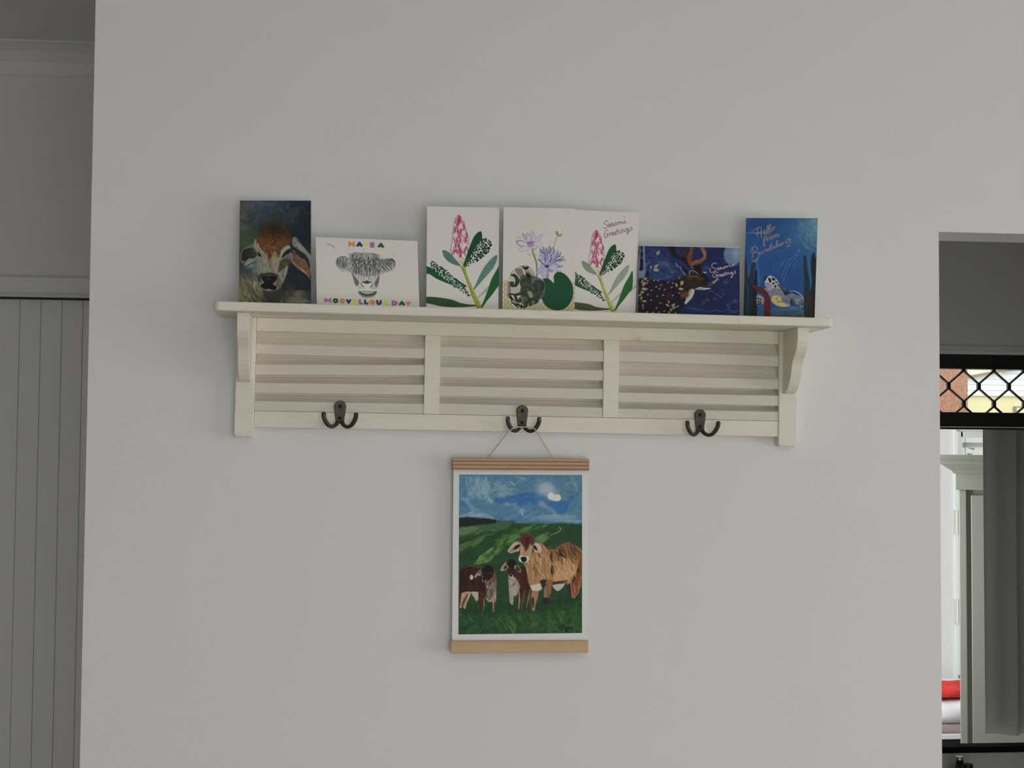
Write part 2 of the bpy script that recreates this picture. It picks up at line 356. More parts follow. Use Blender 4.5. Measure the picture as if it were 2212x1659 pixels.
# grey curtain drawn behind the right of the window, hem just above the sill
M['curtain'] = material('grey_curtain_fabric', (0.52, 0.53, 0.49), 0.85, spec=0.1, bump=0.15, bscale=700)
def curtain():
    xs = np.linspace(0, 0.9, 180); pts = []
    for x in xs:
        y = 0.006 * math.sin(x * 52 + 0.4) + 0.004 * math.sin(x * 103 + 1) + (0.018 * math.exp(-((x - 0.0) / 0.012) ** 2)) - 0.012 * math.exp(-((x - 0.097) / 0.006) ** 2)
        pts.append((x, y))
    rows = [1.822, 1.4, 1.0, 0.80, None]; vs = []; n = len(pts)
    for side in (0, 1):
        for r_ in rows:
            for (x, y) in pts:
                z = r_ if r_ else 0.768 + 0.003 * math.sin(x * 60) + 0.002 * math.sin(x * 23)
                vs.append((x, y + side * 0.003, z))
    fs = []; m = len(rows); S = n * m
    for r_ in range(m - 1):
        for i in range(n - 1):
            a = r_ * n + i; fs.append((a, a + 1, a + n + 1, a + n)); fs.append((S + a, S + a + n, S + a + n + 1, S + a + 1))
    for i in range(n - 1):
        fs.append((i, S + i, S + i + 1, i + 1)); a = (m - 1) * n + i; fs.append((a, a + 1, S + a + 1, S + a))
    for r_ in range(m - 1):
        a = r_ * n; fs.append((a, a + n, S + a + n, S + a)); a = r_ * n + n - 1; fs.append((a, S + a, S + a + n, a + n))
    r = empty('curtain', (2.138, 2.54, 0)); tag(r, 'dull grey curtain hanging in soft folds inside the black framed window', 'curtain')
    MB().add(vs, fs).build('fabric', M['curtain'], r, smooth=True)
    MB().tube([(-0.04, 0.0, 1.825), (0.93, 0.0, 1.825)], 0.006, 10).build('rod', M['trim'], r)
curtain()

# bed with white bedding and a red blanket
M['red'] = material('red_blanket', (0.85, 0.07, 0.06), 0.85, spec=0.1, mottle=0.35, mscale=12, bump=0.3, bscale=300)
M['linen'] = material('white_linen', (0.86, 0.87, 0.90), 0.8, spec=0.1, bump=0.15, bscale=300)
M['mauve'] = material('mauve_mattress', (0.42, 0.33, 0.33), 0.8, bump=0.2, bscale=200)
M['darkbase'] = material('charcoal_bed_base', (0.06, 0.065, 0.075), 0.6, bump=0.1, bscale=200)
def cloth_block(x0, x1, y0, y1, z0, z1, amp, seed, nx=40, ny=16, nz=8):
    """a rounded, creased slab of bedding"""
    rnd = np.random.RandomState(seed); ph = rnd.rand(8) * 6.28
    def wr(x, y, z):
        return amp * (math.sin(x * 31 + z * 40 + ph[0]) * 0.5 + math.sin(x * 17 - z * 55 + ph[1]) * 0.6 + math.sin(x * 60 + y * 25 + z * 20 + ph[2]) * 0.3 + math.sin(y * 19 + x * 9 + ph[3]) * 0.5)
    mb = MB(); vs = []; idx = {}
    fs = []
    def vert(i, j, k):
        key = (i, j, k)
        if key in idx: return idx[key]
        u, v, t = i / nx * 2 - 1, j / ny * 2 - 1, k / nz * 2 - 1
        ru = math.copysign(1 - (1 - abs(u)) ** 1.0, u); rz = t * (1 - 0.30 * v ** 6) * (1 - 0.18 * u ** 6) if t > 0 else t
        rv = v * (1 - 0.06 * t ** 4)
        x = x0 + (u + 1) / 2 * (x1 - x0); y = (y0 + y1) / 2 + rv * (y1 - y0) / 2; z = (z0 + z1) / 2 + rz * (z1 - z0) / 2
        w_ = wr(x, y, z)
        if k > 0: y -= w_ * (1 if v < 0 else -1) * abs(v) ** 2; z += w_ * 0.7 * max(t, 0) ** 2
        idx[key] = len(vs); vs.append((x, y, z)); return idx[key]
    for j in range(ny):
        for i in range(nx):
            fs.append((vert(i, j, 0), vert(i, j + 1, 0), vert(i + 1, j + 1, 0), vert(i + 1, j, 0)))
            fs.append((vert(i, j, nz), vert(i + 1, j, nz), vert(i + 1, j + 1, nz), vert(i, j + 1, nz)))
    for k in range(nz):
        for i in range(nx):
            fs.append((vert(i, 0, k), vert(i + 1, 0, k), vert(i + 1, 0, k + 1), vert(i, 0, k + 1)))
            fs.append((vert(i, ny, k), vert(i, ny, k + 1), vert(i + 1, ny, k + 1), vert(i + 1, ny, k)))
        for j in range(ny):
            fs.append((vert(0, j, k), vert(0, j, k + 1), vert(0, j + 1, k + 1), vert(0, j + 1, k)))
            fs.append((vert(nx, j, k), vert(nx, j + 1, k), vert(nx, j + 1, k + 1), vert(nx, j, k + 1)))
    return mb.add(vs, fs)
def bed():
    r = empty('bed', (2.7, 4.5, 0)); tag(r, 'low bed with mauve mattress beyond the black window', 'bed')
    def part(name, mb, mat, **k):
        mb.v = [(x - 2.7, y - 4.5, z) for x, y, z in mb.v]; return mb.build(name, mat, r, **k)
    part('mattress', MB().box(1.95, 3.5, 4.2, 4.94, 0.456, 0.500), M['mauve'], bevel=0.015)
    part('side_rail', MB().box(1.93, 3.52, 4.18, 4.95, 0.434, 0.456), M['trim'], bevel=0.003)
    part('base', MB().box(1.97, 3.48, 4.24, 4.93, 0.08, 0.434), M['darkbase'], bevel=0.02)
    for x in (2.0, 3.42):
        for y in (4.28, 4.86): part('leg', MB().box(x, x + .05, y, y + .05, 0, 0.08), M['darkbase'])
    o = cloth_block(1.97, 3.48, 4.185, 4.92, 0.502, 0.606, 0.008, 3).build('white_duvet', M['linen'], None, smooth=True)
    tag(o, 'rumpled white duvet on the low bed', 'duvet')
    o = cloth_block(2.2, 3.2, 4.215, 4.44, 0.613, 0.660, 0.007, 9).build('red_blanket', M['red'], None, smooth=True)
    tag(o, 'creased bright red blanket folded on top of the white duvet', 'blanket')
bed()

# bottles standing below the window sill
M['darkglass'] = material('dark_brown_glass', (0.02, 0.016, 0.012), 0.15, spec=0.6)
M['silver'] = material('brushed_silver', (0.55, 0.55, 0.54), 0.35, metal=0.9)
M['ledge'] = material('grey_stone_top', (0.30, 0.295, 0.28), 0.4, mottle=0.2, mscale=30)
def bottle():
    r = empty('bottle', (1.923, 2.27, 0.6)); tag(r, 'slim dark bottle with silver cap below the window sill', 'bottle')
    MB().lathe([(0.0, 0), (0.022, 0), (0.024, 0.004), (0.024, 0.075), (0.019, 0.100), (0.0125, 0.114), (0.0115, 0.146), (0.0, 0.146)], 24).build('body', M['darkglass'], r, smooth=True)
    MB().lathe([(0.0, 0.1445), (0.0125, 0.1445), (0.0125, 0.1530), (0.0118, 0.1545), (0.0, 0.1545)], 24).build('cap', M['silver'], r)
    r2 = empty('jar', (1.963, 2.302, 0.6)); tag(r2, 'short dark jar beside the slim bottle', 'jar')
    MB().lathe([(0.0, 0), (0.018, 0), (0.0195, 0.003), (0.0195, 0.098), (0.017, 0.108), (0.0, 0.108)], 24).build('body', M['darkglass'], r2, smooth=True)
    MB().lathe([(0.0, 0.108), (0.017, 0.108), (0.017, 0.122), (0.016, 0.124), (0.0, 0.124)], 24).build('lid', M['black'], r2)
bottle()
struct('trim_5', MB().box(1.2, 3.0, 2.16, 2.4, 0.57, 0.60).box(1.25, 1.29, 2.2, 2.4, 0, 0.57).box(2.9, 2.94, 2.2, 2.4, 0, 0.57), M['ledge'], label='stone ledge under the black framed window')

# ------------------------------------------------------------------ outside, seen through the grille
M['grass'] = material('lawn', (0.10, 0.16, 0.05), 0.9, mottle=0.3, mscale=4)
struct('ground', MB().box(-6, 30, 5.3, 34, -0.6, -0.5), M['grass'], label='lawn outside the house')
fe = empty('fence', (3.5, 5.75, -0.5)); tag(fe, 'white paling fence just outside the louvre window', 'fence')
M['barge_stem'] = material('shrub_stem', (0.2, 0.15, 0.08), 0.8)
M['fence'] = material('white_fence_paint', (0.86, 0.87, 0.84), 0.7)
fp = MB().box(-0.06, 0.06, 0, 0.02, 0, 2.35).build('paling', M['fence'], fe, bevel=0.002)
for k in range(-5, 6):
    q = fp if k == -5 else fp.copy()
    if k != -5: COL.objects.link(q)
    q.location = (k * 0.125, 0, 0)
for z_ in (0.5, 1.9): MB().box(-0.7, 0.7, 0.02, 0.06, z_, z_ + 0.08).build('rail', M['fence'], fe)
M['leaf'] = material('pale_green_leaf', (0.30, 0.42, 0.18), 0.6)
shb = empty('shrub', (3.33, 5.5, -0.5)); tag(shb, 'small pale green shrub outside the louvre window', 'shrub')
MB().tube([(0, 0, 0), (0.02, 0, 1.0), (-0.01, 0.01, 2.2)], [0.02, 0.014, 0.006], 8).build('stem', M['barge_stem'], shb)
rl = random.Random(4); lf = MB()
for k in range(160):
    h = rl.uniform(0.9, 2.275); r_ = 0.10 * rl.random() ** 0.5; a_ = rl.uniform(0, 6.28); x, y = r_ * math.cos(a_), r_ * math.sin(a_); dx, dz = rl.uniform(-.02, .02), rl.uniform(-.016, .016)
    lf.add([(x - dx, y, h - dz), (x + dz * .5, y - 0.006, h + .006), (x + dx, y + 0.004, h + dz), (x - dz * .5, y + 0.003, h - .006)], [(0, 1, 2, 3)])
tag(lf.build('foliage', M['leaf'], shb), kind='stuff')
M['brick'] = material('speckled_salmon_brick', (0.52, 0.27, 0.17), 0.85, rgb2=(0.34, 0.17, 0.11), mscale=55, lo=0.35, hi=0.7, bump=0.5, bscale=120)
M['mortar'] = material('pale_mortar', (0.55, 0.45, 0.36), 0.9)
pier = empty('brick_pier', (3.43, 6.5, -0.5)); tag(pier, 'speckled salmon brick pier standing outside behind the grille', 'pier')
MB().box(-0.345, 0.345, 0.006, 0.345, 0, 4.2).build('mortar_core', M['mortar'], pier)
bk = MB().box(-0.1725, 0.1725, 0, 0.34, 0, 0.394).build('brick', M['brick'], pier, bevel=0.004)
first = True
for row in range(10):
    for c in (-1, 1):
        q = bk if first else bk.copy()
        if not first: COL.objects.link(q)
        first = False
        q.location = (c * 0.1765, 0.0, row * 0.40 + 0.004)

M['board'] = material('white_weatherboard', (0.86, 0.87, 0.88), 0.6)
M['cream'] = material('cream_render', (0.80, 0.70, 0.42), 0.8, mottle=0.06, mscale=2)
M['barge'] = material('brown_barge_board', (0.30, 0.24, 0.15), 0.7)
M['roofm'] = material('cream_roof_sheet', (0.84, 0.78, 0.58), 0.6)
hs = empty('house', (9.0, 16.0, -0.5)); tag(hs, 'neighbouring house with white weatherboards above a cream wall', 'house')
def hp(name, mb, mat, **k):
    mb.v = [(x - 9, y - 16, z + 0.5) for x, y, z in mb.v]; return mb.build(name, mat, hs, **k)
hp('cream_wall', MB().box(5.0, 14.0, 16.0, 20.0, -0.5, 2.49), M['cream'])
for k in range(6):                                  # lapped weatherboards up into the gable
    z0 = 2.49 + k * 0.0725; xs = 5.0 + max(0.0, (z0 - 2.36) / 0.19)
    xs = max(5.0, 7.884 + (z0 - 2.70) / 0.19)
    hp('weatherboard', MB().prism([(16.0, z0), (15.965, z0), (15.985, z0 + 0.074), (16.0, z0 + 0.074)], 'x', xs, 14.0), M['board'])
sl = 0.19
hp('barge_board', MB().hexa([(5.0, 15.90, 2.165), (12.0, 15.90, 2.165 + 7 * sl), (12.0, 15.96, 2.165 + 7 * sl), (5.0, 15.96, 2.165),
                             (5.0, 15.90, 2.205), (12.0, 15.90, 2.205 + 7 * sl), (12.0, 15.96, 2.205 + 7 * sl), (5.0, 15.96, 2.205)]), M['barge'])
hp('upper_wall', MB().box(5.0, 14.0, 17.2, 20.0, 2.3, 5.2), M['roofm'])
v = hp('window', MB().box(8.47, 8.9, 15.97, 16.02, 2.24, 2.36), M['barge'])
hp('pane', MB().box(8.50, 8.87, 15.965, 15.975, 2.26, 2.34), M['cream']).parent = v

# ------------------------------------------------------------------ the shelf (local frame: z = 0 at the underside of the board)
TILT = math.radians(0.55)
SO = (0.268, 0.0, 1.9)
sh = empty('wall_shelf', SO, (0, TILT, 0))
tag(sh, 'whitewashed timber wall shelf with louvred back, curved brackets and three double hooks', 'shelf')
S_ = M['shelf']
def rounded_board(x0, x1, y0, y1, r):
    """board outline in x, y with rounded front corners"""
    p = [(x1, y1), (x0, y1)]
    for a in np.linspace(180, 270, 7): p.append((x0 + r + r * math.cos(math.radians(a)), y0 + r + r * math.sin(math.radians(a))))
    for a in np.linspace(270, 360, 7): p.append((x1 - r + r * math.cos(math.radians(a)), y0 + r + r * math.sin(math.radians(a))))
    return p
MB().prism(rounded_board(-0.4705, 0.4560, -0.115, 0.0, 0.010), 'z', 0.0, 0.0135).build('shelf_board', S_, sh, bevel=0.0022, seg=3)
def stile_outline(x0, x1, z0, z1, r):
    return [(x0, z1), (x0, z0 + r), (x0 + r * .3, z0 + r * .3), (x0 + r, z0), (x1 - r, z0), (x1 - r * .3, z0 + r * .3), (x1, z0 + r), (x1, z1)]
for x0, x1 in ((-0.4435, -0.4140), (0.3985, 0.4287)):
    MB().prism(stile_outline(x0, x1, -0.1812, 0.0, 0.004), 'y', -0.0205, 0.0).build('end_stile', S_, sh, bevel=0.0016, seg=2)
for x0, x1 in ((-0.1583, -0.1345), (0.1193, 0.1435)):
    MB().box(x0, x1, -0.0195, -0.001, -0.1415, -0.0205).build('middle_stile', S_, sh, bevel=0.0008)
MB().box(-0.4138, 0.3983, -0.0180, -0.001, -0.0207, -0.0002).build('top_rail', S_, sh, bevel=0.0008)
MB().box(-0.4138, 0.3983, -0.0185, -0.001, -0.1662, -0.1418).build('bottom_rail', S_, sh, bevel=0.0008)
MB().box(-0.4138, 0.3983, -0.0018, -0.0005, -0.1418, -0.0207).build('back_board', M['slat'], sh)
SL = [(-0.4138, -0.1585, [(-.0407, -.0556, -.0419, -.0564), (-.0717, -.0872, -.0665, -.0825), (-.0996, -.1146, -.0970, -.1120), (-.1270, -.1414, -.1262, -.1414)]),
      (-0.1343, 0.1191, [(-.0382, -.0530, -.0384, -.0547), (-.0690, -.0848, -.0684, -.0841), (-.0981, -.1133, -.0974, -.1131), (-.1247, -.1414, -.1265, -.1414)]),
      (0.1437, 0.3983, [(-.0380, -.0535, -.0398, -.0559), (-.0759, -.0908, -.0764, -.0918), (-.1022, -.1163, -.1018, -.1178), (-.1272, -.1414, -.1270, -.1414)])]
for x0, x1, rows in SL:
    top = (-0.0155, -0.0155)
    for i, (ta, ba, tb, bb) in enumerate(rows):
        yf = -0.0180; yb = -0.0022
        def pro(t, b, tp):
            h = tp - t
            return [(yf, b), (yf, t), (-0.0125, t + 0.20 * h), (-0.0070, t + 0.48 * h), (-0.0030, t + 0.82 * h), (yb, tp + 0.004), (yb, b + 0.004), (-0.0125, b + 0.0015), (yf + 0.003, b)]
        A = pro(ta, ba, top[0]); B = pro(tb, bb, top[1]); n = 9
        vs = [(x0, y, z) for y, z in A] + [(x1, y, z) for y, z in B]
        fs = [tuple(range(n)), tuple(range(2 * n - 1, n - 1, -1))] + [(k, n + k, n + (k + 1) % n, (k + 1) % n) for k in range(n)]
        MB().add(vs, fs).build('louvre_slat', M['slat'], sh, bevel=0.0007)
        top = (ba, bb)
# scrolled brackets under the board
bp_ = [(-0.0205, 0.0), (-0.0955, 0.0), (-0.0958, -0.012), (-0.0950, -0.022), (-0.0925, -0.029), (-0.0870, -0.0365), (-0.0795, -0.0430), (-0.0725, -0.0485), (-0.0685, -0.0535),
       (-0.0660, -0.0590), (-0.0640, -0.0660), (-0.0600, -0.0740), (-0.0545, -0.0820), (-0.0470, -0.0895), (-0.0390, -0.0950), (-0.0310, -0.0980), (-0.0205, -0.0985)]
for xc in (-0.4287, 0.4136):
    MB().prism(bp_, 'x', xc - 0.0088, xc + 0.0088).build('bracket', S_, sh, bevel=0.0012, seg=2)
# double coat hooks
def plate_outline():
    p = []
    for a in np.linspace(200, -20, 15): p.append((0.0092 * math.cos(math.radians(a)), -0.0092 + 0.0092 * math.sin(math.radians(a))))
    p += [(0.0082, -0.018), (0.0072, -0.025), (0.0066, -0.031), (0.0068, -0.0345), (0.0035, -0.0355), (0, -0.0345), (-0.0035, -0.0355), (-0.0068, -0.0345), (-0.0066, -0.031), (-0.0072, -0.025), (-0.0082, -0.018)]
    return p
def hook(x, ztop, tip):
    o = MB().prism(plate_outline(), 'y', -0.0035, 0.0).build('coat_hook', M['bronze'], sh, bevel=0.0012, seg=2)
    o.location = (x, -0.0186, ztop)
    for s in (-1, 1):
        path = [(s * 0.0030, -0.0030, -0.0325), (s * 0.0060, -0.0060, -0.0372), (s * 0.0110, -0.0105, -0.0402), (s * 0.0165, -0.0150, -0.0385), (s * 0.0212, -0.0185, -0.0325),
                (s * 0.0238, -0.0205, -0.0260), (s * 0.0243, -0.0215, -0.0210)]
        P = smooth_path(path, 6); n = len(P)
        rad = [0.0034 - 0.0006 * math.sin(min(1, i / n * 1.6) * math.pi) for i in range(n)]
        a = MB().tube(P, rad, 12).build('hook_arm', M['bronze'], o, smooth=True)
        tipc = P[-1]
        k = max(1, n // 6)
        T = MB().tube([P[-k] * 1.0, P[-1], P[-1] + np.array([0, -0.0002, 0.0014]), P[-1] + np.array([0, -0.0003, 0.0026])], [0.0032, 0.0036, 0.0032, 0.0014], 12).build('arm_tip', M['worn_tip'] if tip else M['bronze'], o, smooth=True)
    for z in (-0.0088, -0.0268):
        MB().tube([(0, -0.0030, z), (0, -0.0048, z), (0, -0.0054, z)], [0.0028, 0.0027, 0.0014], 12).build('screw', M['screw'], o)
    return o
hook(-0.2852, -0.1235, False); hook(-0.0066, -0.1248, True); hook(0.2726, -0.1257, False)

# ------------------------------------------------------------------ hanging print: two pine bars, paper sheet and cord
hg = empty('hanging_print', (0.2588, -0.004, 1.40)); tag(hg, 'hanging print of three cows in green pasture between two pine bars', 'wall print')
HO = (0.2588, -0.004, 1.40)
def hpart(name, mb, mat, parent=hg, **k):
    mb.v = [(x - HO[0], y - HO[1], z - HO[2]) for x, y, z in mb.v]; return mb.build(name, mat, parent, **k)
def tilted_bar(z0, z1, dz):
    x0, x1, ya, yb = 0.1532, 0.3644, -0.024, -0.006
    return MB().hexa([(x0, ya, z0 + dz), (x1, ya, z0 - dz), (x1, yb, z0 - dz), (x0, yb, z0 + dz), (x0, ya, z1 + dz), (x1, ya, z1 - dz), (x1, yb, z1 - dz), (x0, yb, z1 + dz)])
hpart('top_bar', tilted_bar(1.6752, 1.6932, 0.0), M['pine_top'], bevel=0.0008)
hpart('bottom_bar', tilted_bar(1.3966, 1.4148, 0.0004), M['pine_bottom'], bevel=0.0008)
sheet = hpart('paper_sheet', MB().box(0.1553, 0.3637, -0.0148, -0.0142, 1.400, 1.690), M['paper'])
cordp = [(0.2085, -0.015, 1.690), (0.2085, -0.017, 1.6945), (0.222, -0.028, 1.7135), (0.2382, -0.0385, 1.7352), (0.2440, -0.0395, 1.7392), (0.2500, -0.036, 1.7410), (0.2610, -0.0345, 1.7412),
         (0.2715, -0.0365, 1.7406), (0.2770, -0.0395, 1.7385), (0.2805, -0.0385, 1.7345), (0.2945, -0.028, 1.7135), (0.3083, -0.017, 1.6945), (0.3083, -0.015, 1.690)]
hpart('cord', MB().tube(cordp, 0.0010, 7), M['cord'], smooth=True)
# ------------------------------------------------------------------ greeting cards: quads of world points, print in a vertex colour grid
def printed_material(name, rough=0.45, spec=0.35):
    m = bpy.data.materials.new(name); m.use_nodes = True
    nt = m.node_tree; b = nt.nodes['Principled BSDF']
    a = nt.nodes.new('ShaderNodeAttribute'); a.attribute_name = 'print'
    nt.links.new(a.outputs['Color'], b.inputs['Base Color'])
    b.inputs['Roughness'].default_value = rough; b.inputs['Specular IOR Level'].default_value = spec
    return m
M['print'] = printed_material('printed_card', 0.6, 0.25)
GAIN = 2.1
def grid_print(name, corners, colours, parent, thick=0.0004, mat=None):
    """corners: TL, TR, BR, BL in the parent's frame; colours: (rows, cols, 3) display colours, top row first"""
    h, w = colours.shape[:2]; TL, TR, BR, BL = [np.array(c, float) for c in corners]
    u = np.linspace(0, 1, w)[None, :, None]; v = np.linspace(0, 1, h)[:, None, None]
    P = (TL * (1 - u) + TR * u) * (1 - v) + (BL * (1 - u) + BR * u) * v
    nrm = np.cross(BL - TL, TR - TL); nrm /= np.linalg.norm(nrm)          # points to the viewer's side (-y)
    if nrm[1] > 0: nrm = -nrm
    back = np.array([TL, TR, BR, BL]) - nrm * thick
    front = P.reshape(-1, 3)
    verts = np.concatenate([front, np.array([TL, TR, BR, BL]), back])
    i = np.arange(h * w).reshape(h, w)
    q = np.stack([i[:-1, :-1], i[1:, :-1], i[1:, 1:], i[:-1, 1:]], -1).reshape(-1, 4)
    k = h * w
    f2, b2 = [k, k + 1, k + 2, k + 3], [k + 4, k + 5, k + 6, k + 7]
    ex = [[b2[0], b2[1], b2[2], b2[3]]] + [[f2[j], f2[(j + 1) % 4], b2[(j + 1) % 4], b2[j]] for j in range(4)]
    F = np.concatenate([q, np.array(ex)]).astype(np.int32)
    me = bpy.data.meshes.new(name)
    me.vertices.add(len(verts)); me.vertices.foreach_set('co', verts.astype(np.float32).ravel())
    me.loops.add(F.size); me.loops.foreach_set('vertex_index', F.ravel())
    me.polygons.add(len(F)); me.polygons.foreach_set('loop_start', np.arange(0, F.size, 4, dtype=np.int32)); me.polygons.foreach_set('loop_total', np.full(len(F), 4, np.int32))
    mi = np.zeros(len(F), np.int32); mi[len(q):] = 1
    me.materials.append(mat or M['print']); me.materials.append(M['paper'])
    me.polygons.foreach_set('material_index', mi)
    me.update(calc_edges=True); me.validate()
    c = np.minimum(lin(colours.reshape(-1, 3)) * GAIN, 0.9)
    full = np.ones((len(verts), 4), np.float32); full[:h * w, :3] = c; full[h * w:, :3] = 0.84
    at_ = me.color_attributes.new('print', 'FLOAT_COLOR', 'POINT'); at_.data.foreach_set('color', full.ravel())
    o = bpy.data.objects.new(name, me); COL.objects.link(o)
    if parent: o.parent = parent
    return o

_ca, _sa = math.cos(TILT), math.sin(TILT)
def shelf_to_world(p):
    x, y, z = p
    return np.array([SO[0] + _ca * x + _sa * z, SO[1] + y, SO[2] - _sa * x + _ca * z])
def card(label, tl, tr, br, bl, yt, yb, art, fold):
    """corners as (x, z) in the shelf's frame; fold 'left' or 'top'"""
    zs = 0.0137
    def down(t, b):                          # run the side edge on to the shelf top
        f = (t[1] - zs) / (t[1] - b[1]); return (t[0] + (b[0] - t[0]) * f, zs)
    brd, bld = down(tr, br), down(tl, bl)
    Q = [shelf_to_world((tl[0], yt, tl[1])), shelf_to_world((tr[0], yt, tr[1])), shelf_to_world((brd[0], yb, brd[1])), shelf_to_world((bld[0], yb, bld[1]))]
    base = (Q[2] + Q[3]) / 2
    r = empty('greeting_card', tuple(base)); tag(r, label, 'card', 'greeting cards standing on the shelf')
    Q = [q - base for q in Q]
    grid_print('front_panel', Q, art, r)
    if fold == 'top':
        off = np.array([0, 0.030, 0]); top = [Q[0] + np.array([0, 0.001, -0.0002]), Q[1] + np.array([0, 0.001, -0.0002])]
        up = np.array([0, 0, 0.0011]); B = [top[0] + up, top[1] + up, Q[2] + off, Q[3] + off]
    else:
        off = np.array([0, 0.022, 0])
        B = [Q[0] + np.array([0, 0.001, 0.0009]), Q[1] + off * 0.5 + np.array([-0.001, 0, 0.0010]), Q[2] + off + np.array([-0.003, 0, 0]), Q[3] + np.array([0, 0.001, 0])]
    t = np.array([0, 0.0004, 0])
    MB().hexa([B[3], B[2], B[2] + t, B[3] + t, B[0], B[1], B[1] + t, B[0] + t]).build('back_panel', M['paper'], r)
    return r
# ------------------------------------------------------------------ a small painter for the printed cards and the cow print
def catmull(p, closed=False, n=6):
    p = np.asarray(p, float)
    if len(p) < 3: return p
    q = np.concatenate([p[-1:], p, p[:2]]) if closed else np.concatenate([2 * p[:1] - p[1:2], p, 2 * p[-1:] - p[-2:-1]])
    t = np.linspace(0, 1, n, endpoint=False)[:, None]; out = []
    for i in range(1, len(q) - 2):
        a, b, c, d = q[i - 1], q[i], q[i + 1], q[i + 2]
        out.append(0.5 * (2 * b + (c - a) * t + (2 * a - 5 * b + 4 * c - d) * t ** 2 + (3 * b - a - 3 * c + d) * t ** 3))
    if not closed: out.append(p[-1:])
    return np.concatenate(out)

